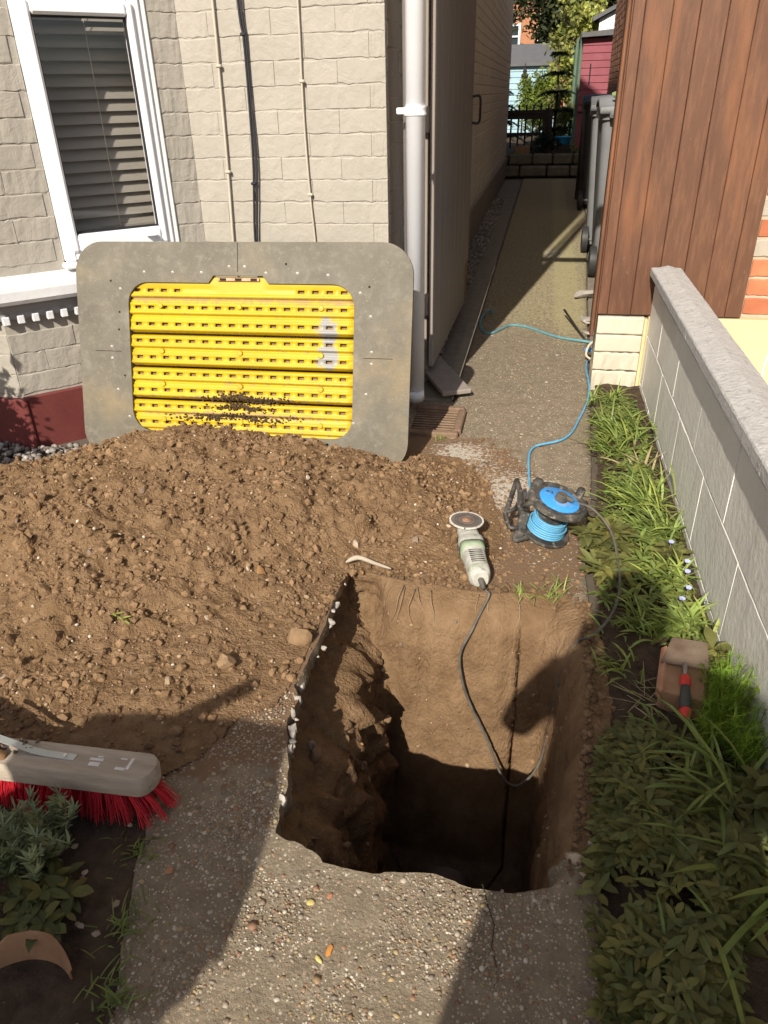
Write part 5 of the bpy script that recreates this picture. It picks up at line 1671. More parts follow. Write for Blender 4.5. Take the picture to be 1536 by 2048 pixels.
auto_smooth(loft(MB(), [(-.022, .012, .008, .006, .6), (-.016, .024, .018, .002, .6), (.02, .029, .024, -.002, .55), (.055, .031, .027, -.002, .5), (.066, .033, .029, -.002, .5)]).build('gear_head', M['steel'] if 0 else M['grinder'], gr), 50)
body = auto_smooth(loft(MB(), [(.066, .0335, .030, -.002, .5), (.075, .036, .033, .0, .5), (.10, .0355, .033, .0, .55), (.125, .032, .030, .0, .6), (.15, .0295, .029, .0, .6), (.19, .0285, .029, .0, .6), (.215, .029, .030, .0, .6), (.235, .027, .028, .0, .65), (.245, .020, .022, .0, .7)]).build('body', M['grinder'], gr), 50)
loft(MB(), [(.100, .0361, .0336, .0, .55), (.128, .0322, .0302, .0, .6)]).build('green_band', M['grinder_band'], body, True)
for k in range(7):
    t = .145 + .009 * k
    MB().box(g0_ + gdv * t + gu * .0285, (.036, .0035, .003), ch=.001, M=Matrix((gs, gdv, gu)).transposed().to_3x3()).build('vent_slot', M['slot_dark'] if k % 2 else M['grey_grip'], body)
MB().box(g0_ + gdv * .088 - gs * .0365, (.006, .022, .012), ch=.002, M=Matrix((gs, gdv, gu)).transposed().to_3x3()).build('switch', M['grey_grip'], body)
dc = g0_ + gu * .030 + gdv * -.004; dn = (gu + gs * .05 - gdv * .03).normalized()
MB().tube([g0_ + gu * .01, dc], .013, 14).build('spindle', M['steel'], gr, True)
disc = MB().lathe([(.006, .0016), (.0445, .0014), (.0445, -.0014), (.006, -.0016)], dc, axis=dn, n=48, closed=True).build('disc', M['disc'], gr)
ax_ = dn.cross(Vector((0, 1, 0))).normalized(); ay_ = dn.cross(ax_)
for k in range(8):
    a0 = 2 * PI * k / 8 + .04; V = []; F = []
    for i in range(7):
        a = a0 + (2 * PI / 8 - .08) * i / 6; d = ax_ * math.cos(a) + ay_ * math.sin(a)
        V += [dc + d * .0446 + dn * .0018, dc + d * .0495 + dn * .0018, dc + d * .0495 - dn * .0018, dc + d * .0446 - dn * .0018]
    for i in range(6):
        for j in range(4): F.append((i * 4 + j, i * 4 + (j + 1) % 4, (i + 1) * 4 + (j + 1) % 4, (i + 1) * 4 + j))
    F += [(0, 3, 2, 1), (24, 25, 26, 27)]
    MB().add(V, F).build('segment', M['disc_rim'], disc)
MB().lathe([(0, .0058), (.004, .0056), (.005, .004), (.010, .0045), (.0125, .003), (.0135, .0015)], dc, axis=dn, n=20).build('flange_nut', M['rust'], disc, True)
for rr_ in (.020, .026, .032): MB().lathe([(rr_, .0014), (rr_ + .0006, .0021), (rr_ + .0012, .0014)], dc, axis=dn, n=36).build('printed_ring', M['rust'] if rr_ < .025 else M['print_black'], disc, True)
cord = spline([(-.088, 1.628, .030), (-.080, 1.600, .028), (-.066, 1.575, .018), (-.058, 1.570, .008), (-.076, 1.530, -.022), (-.093, 1.500, -.055), (-.119, 1.482, -.122), (-.11, 1.474, -.205), (-.081, 1.466, -.288), (-.037, 1.455, -.382), (.003, 1.445, -.485),
               (.028, 1.44, -.520), (.055, 1.44, -.525), (.09, 1.44, -.475), (.110, 1.44, -.40), (.120, 1.44, -.29), (.126, 1.445, -.20), (.138, 1.45, -.09), (.160, 1.44, -.01), (.192, 1.425, .026), (.235, 1.49, .04), (.262, 1.59, .045),
               (.266, 1.72, .055), (.250, 1.82, .085), (.205, 1.88, .112), (.160, 1.895, .122), (.128, 1.90, .127)], 6)
MB().tube(cord, .0036, 8).build('cord', M['flex'], gr, True)
MB().tube([g1_ - gdv * .012, g1_ + gdv * .012, g1_ + gdv * .045 + Vector((0, 0, -.001))], [.009, .008, .0055], 10).build('cord_boot', M['flex'], gr, True)

# ------------------------------------------------------------------ cable reel
re_ = thing('cable_reel', 'blue and black cable reel with triangular stand on the path edge', 'cable reel', (.07, 1.88, 0))
ra = Vector((.27, -.07, .96)).normalized(); rb = Vector((.078, 1.888, .026)); rt = rb + ra * .105
rx = ra.cross(Vector((0, 1, 0))).normalized() * -1
rx = (Vector((1, 0, 0)) - ra * ra.x).normalized(); ry = ra.cross(rx)
auto_smooth(MB().lathe([(0, .004), (.045, .004), (.066, .001), (.071, .004), (.074, .002), (.074, -.003), (.07, -.006), (0, -.006)], rb, axis=ra, n=48).build('lower_flange', M['rubber_dusty'], re_))
MB().lathe([(.036, 0), (.036, .1)], rb, axis=ra, n=32).build('drum', M['rubber_dusty'], re_, True)
mb = MB()
for row, (nr, base_r) in enumerate(((7, .040), (7, .0465), (4, .053))):
    for k in range(nr):
        P = []; rr_ = base_r + random.uniform(-.0008, .0008)
        for i in range(37):
            a = 2 * PI * i / 36; P.append(rb + ra * (.010 + .0066 * (k + .5 * (row % 2)) + .0010 * math.sin(a + k)) + rx * rr_ * math.cos(a) + ry * rr_ * math.sin(a))
        mb.tube(P, .0034, 6, caps=False)
mb.build('coiled_cord', M['blue_cord'], re_, True)
top = auto_smooth(MB().lathe([(0, .007), (.060, .007), (.068, .009), (.075, .013), (.0835, .010), (.086, .003), (.086, -.004), (.083, -.006), (.078, .002), (.036, .001), (0, .001)], rt, axis=ra, n=56).build('upper_flange', M['rubber_dusty'], re_))
face = auto_smooth(MB().lathe([(0, .0115), (.056, .0115), (.058, .010), (.058, .006)], rt + rx * .002, axis=ra, n=48).build('socket_face', M['blue'], re_))
# small printed symbols on the blue face
sy = MB(); sc0 = rt + ra * .0119 - rx * .034 + ry * .024


def arc(mb, c_, r, a0, a1, w):
    P = [c_ + rx * r * math.cos(math.radians(a0 + (a1 - a0) * i / 8)) + ry * r * math.sin(math.radians(a0 + (a1 - a0) * i / 8)) for i in range(9)]
    mb.tube(P, w, 4)


arc(sy, sc0 + rx * .010, .005, 40, 200, .0010); arc(sy, sc0 + rx * .010, .005, 250, 400, .0010); arc(sy, sc0, .003, 0, 360, .0012)
arc(sy, sc0 + rx * .016 - ry * .002, .004, 120, 300, .0010)
sy.build('printed_symbol', M['print_black'], face)
pc = rt + ra * .012 + rx * .004 - ry * .002
plug = MB().lathe([(0, .020), (.012, .020), (.0165, .016), (.018, .004), (.018, 0)], pc, axis=ra, n=24)
plug.tube([pc + ra * .012, pc + ra * .013 + rx * .018 - ry * .004, pc + ra * .012 + rx * .032 - ry * .008], [.009, .008, .0055], 10)
tag(auto_smooth(plug.build('plug', M['flex'], gr)), None)
kb = rt + rx * .060 + ry * .055
MB().tube([kb - ra * .004, kb + ra * .012, kb + ra * .030, kb + ra * .034], [.011, .0125, .0115, .008], 14).build('crank_knob', M['rubber_dusty'], re_, True)
ks = rt - rx * .062 + ry * .052
MB().lathe([(.0, .022), (.012, .022), (.015, .016), (.017, .0), (.017, -.008)], ks, axis=ra, n=18).build('reset_boss', M['rubber_dusty'], re_, True)
# tubular stand on the left of the reel
S = dict(A=(-.012, 2.02, .118), B=(-.036, 1.895, .066), C=(-.022, 1.868, .040), D=(.004, 1.862, .044), Emid=(.006, 1.905, .092), G=(-.006, 1.852, .014), H=(.028, 1.858, .016), K=(.014, 1.892, .046))
S = {k: Vector(v) for k, v in S.items()}
fr2 = MB()
fr2.tube([S['A'], S['B'], S['C'], S['D']], .0075, 8)
fr2.tube([S['A'], S['A'].lerp(S['Emid'], .5) + Vector((.004, 0, .004)), S['Emid'], S['K'], S['G']], [.008, .0085, .010, .012, .008], 8)
fr2.tube([S['G'], S['G'] + Vector((.005, -.003, -.004)), S['H'], rb + ra * .0 - rx * .02], .008, 8)
fr2.tube([S['Emid'], rt - rx * .05 - ra * .012], .008, 8)
fr2.tube([S['B'] + Vector((.003, .004, .006)), S['Emid'] + Vector((-.004, .03, -.02))], .006, 8)
fr2.build('stand', M['rubber_dusty'], re_, True)
MB().prism([(-.010, .0), (.016, -.004), (.020, .075), (-.004, .085)], -.006, .006, ex=(1, .1, 0), ey=(.15, .35, .92), o=(.0, 1.856, .012)).build('side_plate', M['rubber_dusty'], re_)
bcord = spline([rb - rx * .046 + ry * .01 + ra * .06, (.028, 1.955, .10), (.030, 2.02, .085), (.040, 2.10, .035), (.030, 2.20, .012), (.026, 2.28, .008), (.022, 2.40, .008), (.026, 2.475, .008), (.050, 2.53, .008), (.131, 2.588, .008), (.175, 2.67, .008),
                (.205, 2.80, .008), (.239, 2.961, .010), (.258, 3.12, .012), (.262, 3.273, .010), (.258, 3.42, .008), (.268, 3.56, .006)], 6)
MB().tube(bcord, .0044, 8).build('lead', M['blue_cord'], re_, True)
hose = thing('hose', 'faded teal hose winding across the alley path to the screen', 'hose', (0, 4.0, 0))
MB().tube(spline([(.30, 3.86, .010), (.262, 3.87, .012), (.221, 3.892, .010), (.17, 3.92, .008), (.12, 3.954, .008), (.05, 4.03, .008), (-.013, 4.104, .008), (-.07, 4.145, .008), (-.123, 4.143, .008), (-.17, 4.06, .008), (-.209, 3.983, .008), (-.25, 3.985, .008), (-.282, 4.08, .01),
                  (-.288, 4.22, .02), (-.27, 4.33, .03), (-.245, 4.36, .035), (-.232, 4.32, .03)], 6), .0075, 8).build('tube', M['blue_cord_old'], hose, True)
MB().tube([(.258, 3.66, .03), (.29, 3.66, .03), (.34, 3.67, .03)], [.009, .009, .007], 10).build('nozzle', M['blue'], hose, True)
tag(MB().tube(spline([(.30, 3.62, .09), (.272, 3.60, .07), (.262, 3.58, .03), (.285, 3.57, .012)], 5), .006, 8).build('loose_wire', M['cable_cream'], None, True, (.28, 3.6, 0)), 'short grey wire loop behind the foot of the board screen', 'wire')
tag(MB().tube([(.17, 4.35, .05), (.24, 4.05, .02), (.285, 3.86, .004)], .006, 6).build('stick', M['dark_timber'], None, True, (.24, 4.05, 0)), 'thin dark stick on the alley path by the hose end', 'stick')
for i, (x, y, r, lab) in enumerate([(.30, 4.28, .05, 'pale lump of stone by the alley edge behind the screen'), (.33, 4.9, .07, 'flat pinkish stone slab at the alley edge below the bin wheel'), (.285, 4.05, .022, 'round white stone beside the screen edge strip')]):
    tag(place('stone', chalk[i], None, (x, y, r * .25), (0, 0, i * 2), (r, r * 1.5, r * .5)), lab, 'stone')

# old clay drain in the floor of the hole
dpn = thing('clay_drain', 'broken old clay drain pipe in the bottom of the hole', 'drain pipe', (-.13, 1.33, -.93))
mb = MB().lathe([(.052, -.16), (.052, .10), (.066, .10), (.066, -.16)], (-.13, 1.31, -.945), axis=(0, 1, .1), n=28, closed=True)
auto_smooth(mb.build('pipe', M['old_clay'], dpn))
MB().lathe([(0, 0), (.052, 0)], (-.13, 1.25, -.948), axis=(0, -1, -.1), n=20).build('bore', M['slot_dark'], dpn)

# ------------------------------------------------------------------ wheelie bins
def wheelie(label, x, y, rz, body_m, lid_m, h=1.06, w=.48, d=.55, group=None, sub=True):
    """two-wheeled bin; local -y is its front, wheels and handle at +y"""
    t = thing('wheelie_bin', label, 'wheelie bin', (x, y, 0), group)
    R = Matrix.Rotation(rz, 3, 'Z'); O = Vector((x, y, 0))
    W_ = lambda p: O + R @ Vector(p)

    def bld(mb, name, m, par, sm=False):
        mb.v = [tuple(W_(p)) for p in mb.v]
        return mb.build(name, m, par, sm)

    mb = MB(); V = []; F = []
    lv = [(.05, .78, .80), (.16, .80, .84), (.6, .90, .93), (h - .09, .98, .99), (h - .09, 1.04, 1.04), (h - .02, 1.05, 1.05)]
    n = 0
    for (z, a, b) in lv:
        hx, hy = w / 2 * a, d / 2 * b; r = .045
        ring = []
        for (sx, sy, a0) in ((1, -1, -90), (1, 1, 0), (-1, 1, 90), (-1, -1, 180)):
            for k in range(5):
                an = math.radians(a0 + 90 * k / 4); ring.append((sx * (hx - r) + r * math.cos(an), sy * (hy - r) + r * math.sin(an) + (0 if sy < 0 else (.0 if z > .2 else -.05)), z))
        n = len(ring); V += ring
    for i in range(len(lv) - 1): F += [(i * n + k, i * n + (k + 1) % n, (i + 1) * n + (k + 1) % n, (i + 1) * n + k) for k in range(n)]
    F += [tuple(range(n))[::-1], tuple((len(lv) - 1) * n + k for k in range(n))]
    mb.add(V, F); body = auto_smooth(bld(mb, 'body', body_m, t))
    for k in range(3):
        bld(MB().box((-.10 + .10 * k, d / 2 * .93, .55), (.018, .03, .6), ch=.005), 'rib', body_m, body)
    lid = MB(); V = []; F = []; LS = 7
    for i in range(LS + 1):
        yy = -d / 2 * 1.09 + (d * 1.12) * i / LS; s_ = i / LS; zz = h - .02 + .055 * math.sin(PI * min(1, s_ * 1.2 + .12)) ** .7
        for (xx, dz) in ((-w / 2 * 1.07, -.035), (-w / 2 * 1.05, 0), (-w / 4, .010), (w / 4, .010), (w / 2 * 1.05, 0), (w / 2 * 1.07, -.035)):
            V.append((xx, yy, zz + dz))
    for i in range(LS):
        for k in range(5): F.append((i * 6 + k, i * 6 + k + 1, (i + 1) * 6 + k + 1, (i + 1) * 6 + k))
    F += [tuple(range(6))[::-1], tuple(LS * 6 + k for k in range(6))]
    F.append(tuple([0] + [i * 6 for i in range(1, LS + 1)] + [i * 6 + 5 for i in range(LS, -1, -1)]))
    lid.add(V, F); bld(lid, 'lid', lid_m, t, True)
    bld(MB().tube([(-w / 2 * .8, d / 2 + .06, h - .06), (w / 2 * .8, d / 2 + .06, h - .06)], .015, 10), 'handle', body_m, t, True)
    for sx in (-1, 1):
        bld(MB().box((sx * w * .38, d / 2 + .03, h - .06), (.03, .08, .04), ch=.005), 'handle_bracket', body_m, t)
        wv = MB().lathe([(.0, .025), (.06, .028), (.098, .022), (.10, .0), (.098, -.022), (.06, -.028), (0, -.025)], (sx * w * .42, d / 2 * .82 + .03, .10), axis=(1, 0, 0), n=28)
        auto_smooth(bld(wv, 'wheel', M['bin_dark'], t))
    bld(MB().tube([(-w * .42, d / 2 * .82 + .03, .10), (w * .42, d / 2 * .82 + .03, .10)], .011, 8), 'axle', M['steel'], t, True)
    return t


# wheels and handles face the alley (towards -x): rotate +90 degrees
wheelie('grey wheelie bin nearest the board screen, green sack on its lid', .575, 5.78, PI, M['bin_grey'], M['bin_lid'])
wheelie('grey wheelie bin, middle one of the alley row', .565, 6.66, PI - .03, M['bin_grey'], M['bin_grey'])
wheelie('dark wheelie bin farthest along the alley, in deep shade', .60, 9.2, PI + .02, M['bin_dark'], M['bin_dark'])
sk = stone_mesh('sack', 71, (.95, 1.0, .9), M['sack_green'], 3, .62, .28)
t = thing('sack', 'crumpled pale green sack on the lid of the nearest bin', 'sack', (.47, 5.62, 1.06))
place('bag', sk, t, (.47, 5.62, 1.105), (0, .2, .4), (.075, .10, .085))
MB().box((.45, 5.50, 1.12), (.06, .012, .04), ch=.004, M=Euler((.4, .2, .3)).to_matrix()).build('label', M['white'], t)
# dark fence post closing the row
tag(MB().box((.43, 9.9, .52), (.10, .10, 1.05), ch=.006).build('fence_post', M['dark_timber'], None, False, (.43, 9.9, 0)), 'dark square post beyond the bins in the alley', 'post')

# ------------------------------------------------------------------ garden beyond the alley
bw = thing('raised_bed_wall', 'low mossy stone retaining wall across the end of the alley', 'wall', (.1, 12.6, 0))
for row in range(2):
    x = -.75 - .12 * row; k = 0
    while x < 1.0:
        w = random.uniform(.28, .42)
        MB().box((x + w / 2, 12.66 + row * .16 + random.uniform(-.01, .01), .085 + .155 * row), (w - .015, .2, .145), ch=.02).build('stone', M['bed_stone'], bw); x += w
sheet('garden_soil', [(-6, 12.95), (7, 12.95), (7, 38), (-6, 38)], [], lambda x, y: .27 + .03 * fbm(x * 2, y * 2, 0, 3, 7), M['bed'], .5)['kind'] = 'structure'
rl = thing('timber_railing', 'dark timber garden railing behind the raised bed', 'railing', (-.3, 13.6, .28))
MB().box((-.45, 13.6, .865), (1.0, .05, .06), ch=.006).build('top_rail', M['dark_timber'], rl)
MB().box((-.45, 13.6, .80), (1.0, .03, .07), ch=.004).build('rail', M['dark_timber'], rl)
MB().box((-.45, 13.6, .55), (1.0, .04, .05), ch=.005).build('rail', M['dark_timber'], rl)
for i in range(9): MB().box((-.93 + .115 * i, 13.615, .66), (.028, .028, .62), ch=.003).build('baluster', M['dark_timber'], rl)
for x in (-.05, .03): MB().box((x, 13.6, .58), (.075, .075, .62), ch=.006).build('post', M['dark_timber'], rl)


def foliage(mb, c, rad, n, size, lo=.6, hi=1.3, flat_=1.0, clumps=9, seed=0, aspect=1.8, gap=.35):
    """leaf faces in clumps through an ellipsoid, leaving gaps between the clumps"""
    rr = random.Random(seed); c = Vector(c); cl = []
    for _ in range(clumps):
        while True:
            p = Vector((rr.uniform(-1, 1), rr.uniform(-1, 1), rr.uniform(-1, 1)))
            if p.length < 1: break
        cl.append((p, rr.uniform(.25, .5), rr.uniform(lo, hi)))
    for _ in range(n):
        p, cr_, k = rr.choice(cl)
        q_ = p + Vector((rr.gauss(0, 1), rr.gauss(0, 1), rr.gauss(0, .8))) * cr_ * .55
        pos = c + Vector((q_.x * rad[0], q_.y * rad[1], q_.z * rad[2]))
        d = Vector((rr.gauss(0, 1), rr.gauss(0, 1), rr.gauss(0, .7) * flat_)).normalized(); s = d.cross(Vector((rr.gauss(0, 1), rr.gauss(0, 1), rr.gauss(0, 1)))).normalized()
        L = size * rr.uniform(.6, 1.3); w = L / aspect; kk = k * rr.uniform(.8, 1.2)
        mb.add([pos, pos + d * L * .5 + s * w / 2, pos + d * L, pos + d * L * .5 - s * w / 2], [(0, 1, 2, 3)], col=(kk * rr.uniform(.92, 1.08), kk, kk * rr.uniform(.85, 1.1)))


def whorl_tree(label, x, y, z0, z1, rmax, tiers, seed):
    rr = random.Random(seed); t = thing('small_conifer', label, 'tree', (x, y, z0))
    MB().tube([(x, y, z0), (x + .01, y, (z0 + z1) / 2), (x, y, z1)], [.03, .022, .006], 7).build('trunk', M['bark'], t, True)
    mb = MB()
    for i in range(tiers):
        f = i / (tiers - 1); z = z0 + (z1 - z0) * (.22 + .75 * f); R_ = rmax * (1 - .72 * f)
        for k in range(7):
            a = k * 6.283 / 7 + rr.uniform(-.25, .25) + i; L = R_ * rr.uniform(.75, 1.1)
            d = Vector((math.cos(a), math.sin(a), 0)); P = []
            for s in range(6): u = s / 5; P.append(Vector((x, y, z)) + d * L * u + Vector((0, 0, .10 * L * math.sin(u * 3) - .22 * L * u * u)))
            mb.tube(P, [.008, .007, .006, .005, .004, .003], 4, caps=False); mb.col.extend([(1, .9, .8)] * 24)
            for s in range(1, 26):
                u = s / 25; p = P[0].lerp(P[5], u); j = min(4, int(u * 5)); p = P[j].lerp(P[j + 1], u * 5 - j)
                for sg in (-1, 1):
                    sd = Vector((-d.y, d.x, 0)) * sg; tip = p + (sd * .9 + d * .6 + Vector((0, 0, rr.uniform(-.5, .2)))) * (.12 * (1.15 - u) + .03)
                    kk = rr.uniform(.6, 1.3); mb.add([p - d * .022, p + d * .022, tip], [(0, 1, 2)], col=(kk, kk, kk))
    mb.build('crown', M['needle_dark'], t)
    return t


whorl_tree('dark whorled conifer standing in front of the green fence', .10, 14.2, .28, 1.72, .52, 5, 3)
whorl_tree('dark whorled conifer half hidden behind the painted side wall', -.78, 12.99, .25, 1.62, .46, 6, 5)


def bush(name, label, cat, c, rad, n, size, m, seed, trunk=None, lo=.6, hi=1.3, clumps=10, aspect=1.8):
    t = thing(name, label, cat, (c[0], c[1], trunk[0] if trunk else c[2] - rad[2]))
    mb = MB(); foliage(mb, c, rad, n, size, lo, hi, 1, clumps, seed, aspect); mb.build('crown', M[m], t)
    b = trunk[0] if trunk else c[2] - rad[2]
    r = trunk[1] if trunk else .02
    tb_ = MB(); tb_.tube([(c[0], c[1], b), (c[0] + r, c[1], (b + c[2]) / 2), (c[0], c[1], c[2] + rad[2] * .5)], [r * 1.4, r, r * .4], 7)
    rr = random.Random(seed)
    for k in range(7):
        a = rr.uniform(0, 6.28); z = c[2] + rad[2] * rr.uniform(-.6, .4)
        tb_.tube([(c[0], c[1], z), (c[0] + math.cos(a) * rad[0] * .45, c[1] + math.sin(a) * rad[1] * .45, z + rad[2] * .15), (c[0] + math.cos(a) * rad[0] * .9, c[1] + math.sin(a) * rad[1] * .9, z + rad[2] * .32)], [r * .5, r * .35, r * .1], 5, caps=False)
    tb_.build('trunk', M['bark'], t, True)
    return t


bush('bright_conifer', 'lime green fluffy conifer in front of the pale blue shed', 'tree', (-.22, 16, .96), (.30, .28, .52), 5200, .075, 'bright_conifer', 4, (.28, .03), .7, 1.25, 26, 3)
bush('variegated_shrub', 'tall yellow variegated shrub leaning along the green fence', 'shrub', (.42, 17.2, 2.05), (.48, .4, .78), 2600, .10, 'variegated', 6, (.28, .04), .6, 1.35, 22, 1.7)
bush('variegated_shrub', 'lower yellow variegated shrub beside the blue shed wall', 'shrub', (.14, 16.8, 1.45), (.28, .25, .62), 1500, .09, 'variegated', 8, (.28, .03), .6, 1.3, 12, 1.7)
bush('cedar_tree', 'tall dark conifer in front of the distant brick house', 'tree', (.0, 26, 4.0), (1.35, 1.2, 1.75), 12000, .20, 'conifer', 9, (.28, .14), .5, 1.45, 26, 2.6)
bush('cedar_tree', 'dark evergreen filling the gap right of the tall conifer', 'tree', (1.9, 27.5, 3.6), (1.3, 1.2, 1.9), 7000, .20, 'conifer', 19, (.28, .14), .5, 1.3, 22, 2.6)
bush('dark_shrub', 'low rounded dark shrub on the raised bed', 'shrub', (.02, 13.25, .40), (.24, .22, .20), 1500, .04, 'needle_dark', 12, None, .7, 1.4, 16, 1.6)
bush('low_shrub', 'dull olive shrub behind the railing, left of the green fence', 'shrub', (.22, 15.2, .80), (.26, .25, .42), 2200, .06, 'cover_green', 14, (.28, .02), .7, 1.6, 12, 1.8)
bush('low_shrub', 'sunlit bit of weedy plant at the edge of the raised bed', 'shrub', (.44, 12.98, .34), (.12, .08, .06), 160, .04, 'blade_green', 15, None, .7, 1.2, 5, 2)
strap_clump('grass_clump', 'pale green tuft in the planter behind the raised bed wall', -.42, 13.0, 30, .12, .012, .05, None, (.1, .8), (.3, 1), .30)
# bare twiggy tree by the distant house
tt = thing('bare_tree', 'leafless twiggy tree in front of the distant house', 'tree', (-1.9, 24, .28)); mb = MB()


def twig(p, d, L, r, n):
    q_ = p + d * L; mb.tube([p, p.lerp(q_, .5) + Vector((random.gauss(0, .03), 0, random.gauss(0, .03))), q_], [r, r * .85, r * .7], 5, caps=False)
    if n == 0: return
    for _ in range(3): twig(q_, (d + Vector((random.gauss(0, .45), random.gauss(0, .35), random.gauss(.0, .4)))).normalized(), L * .7, r * .62, n - 1)


twig(Vector((-1.9, 24, .28)), Vector((.12, 0, 1)).normalized(), 1.5, .05, 4)
mb.build('trunk', M['bark'], tt, True)
# planter, tub
t = thing('planter', 'terracotta trough planter on the raised bed', 'planter', (-.37, 13.05, .28))
MB().box((-.37, 13.05, .345), (.24, .14, .13), ch=.012).build('trough', M['terracotta'], t)
t = thing('plastic_tub', 'bright blue shallow plastic tub on the raised bed', 'tub', (.25, 13.3, .36))
auto_smooth(MB().lathe([(.07, 0), (.125, .10), (.132, .105), (.132, .115), (.12, .115), (.065, .015), (0, .015)], (.25, 13.3, .41), n=28).build('bowl', M['tub_blue'], t))
MB().box((.25, 13.3, .345), (.2, .2, .13), ch=.01).build('stand', M['dark_timber'], t)

# pale blue shed with grey felt roof
sh = thing('garden_shed', 'pale blue boarded shed with grey felt roof', 'shed', (-1.1, 19.6, .28))
MB().box((-1.0, 19.7, 1.0), (2.2, 1.3, 1.44)).build('wall', M['shed_blue'], sh)
for i in range(12): MB().box((-1.0, 19.032 - .0, .36 + .112 * i), (2.22, .03, .106), ch=.008).build('plank', M['shed_blue'], sh)
MB().prism([(18.93, 1.64), (18.93, 1.70), (20.5, 2.12), (20.5, 2.04)], -2.2, .16, ex=(0, 1, 0), ey=(0, 0, 1)).build('roof', M['lead'], sh)
# ornament on a pole in front of it
og = thing('bird_feeder', 'dark tiered bird feeder on a pole in front of the pale blue shed', 'bird feeder', (-.55, 18, .28))
MB().tube([(-.55, 18, .28), (-.55, 18, 1.36)], .018, 8).build('pole', M['dark_timber'], og)
MB().lathe([(.10, 0), (.10, .03), (.05, .05), (.07, .12), (.075, .16), (.035, .19), (.045, .23), (.012, .28), (.008, .36), (0, .37)], (-.55, 18, 1.30), n=12).build('house', M['dark_timber'], og)
# green slatted fence running away, magenta board shed end with dark lower boards
gfn = thing('garden_fence', 'sage green board fence running away beyond the bins', 'fence', (.44, 16.5, .28))
for i in range(24):
    y = 13.9 + i * .23; MB().box((.44 - .0125 * (y - 14), y, 1.08), (.022, .222, 1.55), ch=.004).build('plank', M['fence_green'], gfn)
for i in range(4): MB().box((.425 - .0125 * (i * 1.7), 13.8 + i * 1.7, 1.1), (.06, .06, 1.66), ch=.005).build('post', M['fence_green'], gfn)
ms = thing('board_shed', 'magenta painted board shed end above the bins', 'shed', (.64, 13.6, .28))
MB().box((.66, 14.2, 1.03), (.44, 1.2, 1.5)).build('wall', M['magenta'], ms)
for i in range(10): MB().box((.66, 13.575, .90 + .098 * i), (.46, .025, .094), ch=.006).build('plank', M['magenta'], ms)
MB().box((.57, 13.555, 1.36), (.018, .012, .28), ch=.003).build('hinge_strap', M['print_black'], ms)
MB().prism([(.40, 1.84), (.97, 1.86), (.97, 1.94), (.40, 1.90)], -15.0, -13.45, ex=(1, 0, 0), ey=(0, 0, 1)).build('roof', M['lead'], ms)
gs_ = thing('white_shed', 'white gabled outbuilding with dark roof behind the magenta shed', 'shed', (1.4, 17, .28))
MB().prism([(.78, .28), (2.3, .28), (2.3, 2.3), (1.55, 2.62), (.78, 2.28)], -17.8, -16.6, ex=(1, 0, 0), ey=(0, 0, 1)).build('wall', M['white_paint'], gs_)
for (a, b) in (((.66, 2.24), (1.56, 2.66)), ((1.56, 2.66), (2.42, 2.24))):
    MB().prism([a, b, (b[0], b[1] + .07), (a[0], a[1] + .07)], -17.9, -16.5, ex=(1, 0, 0), ey=(0, 0, 1)).build('roof', M['lead'], gs_)

# distant brick house
fh = thing('house', 'distant orange brick house with white sash windows seen down the alley', 'house', (0, 40.5, 0))
MB().box((0, 44, 3.2), (14, 8, 6.4)).build('wall', M['far_brick'], fh)
MB().prism([(39.4, 6.35), (48.4, 6.35), (43.9, 9.2)], -7.4, 7.4, ex=(0, 1, 0), ey=(0, 0, 1)).build('roof', M['roof_tile'], fh)
MB().box((0, 39.97, 2.72), (14, .06, .14)).build('string_course', M['mortar'], fh)
for cx_ in (-6.0, -4.6, -2.1, -.18, 2.6, 4.4):
    f = MB()
    cz_ = 3.36 if cx_ != -.18 else 3.62; hh = .98 if cx_ != -.18 else 1.3
    for (dx, dz, w, h_) in ((-.53, 0, .09, hh), (.53, 0, .09, hh), (0, hh / 2 - .05, .97, .09), (0, -hh / 2 + .05, .97, .09), (0, .0, .97, .06)):
        f.box((cx_ + dx, 39.96, cz_ + dz), (w, .10, h_))
    f.box((cx_, 39.93, cz_ - hh / 2 - .05), (1.25, .16, .07))
    w = f.build('window', M['upvc'], fh)
    for dz in (-hh / 4, hh / 4): MB().box((cx_, 39.985, cz_ + dz), (.97, .02, hh / 2 - .05)).build('pane', M['far_glass'], w)
# side gardens behind the houses so that no step aside shows a void
for i, (x, y, h, lab) in enumerate([(-4.5, 22, 3.0, 'broad evergreen left of the pale blue shed'), (4.8, 22, 3.4, 'broad evergreen right of the white outbuilding')]):
    bush('evergreen_tree', lab, 'tree', (x, y, h * .6), (1.8, 1.6, h * .5), 1800, .25, 'conifer', 30 + i, (.28, .12), .5, 1.3, 20, 2.2)

# ------------------------------------------------------------------ behind the camera: photographer, plus a bin and pole added to cast shadows
def limb(name, chain, mats, parent=None, sub=2, loc=(0, 0, 0), edges=None):
    """skinned chain: chain = [(co, rx, ry)], edges default sequential; root is the first vertex"""
    me = bpy.data.meshes.new(name)
    E_ = edges or [(i, i + 1) for i in range(len(chain) - 1)]
    me.from_pydata([Vector(c_[0]) - wl(parent) for c_ in chain], E_, [])
    me.materials.append(mats)
    o = place(name, me, parent, wl(parent))
    sk_ = o.modifiers.new('skin', 'SKIN'); sk_.use_smooth_shade = True
    for i, c_ in enumerate(chain):
        sv = me.skin_vertices[0].data[i]; sv.radius = (c_[1], c_[2]); sv.use_root = (i == 0)
    o.modifiers.new('sub', 'SUBSURF').levels = sub; o.modifiers['sub'].render_levels = sub
    return o


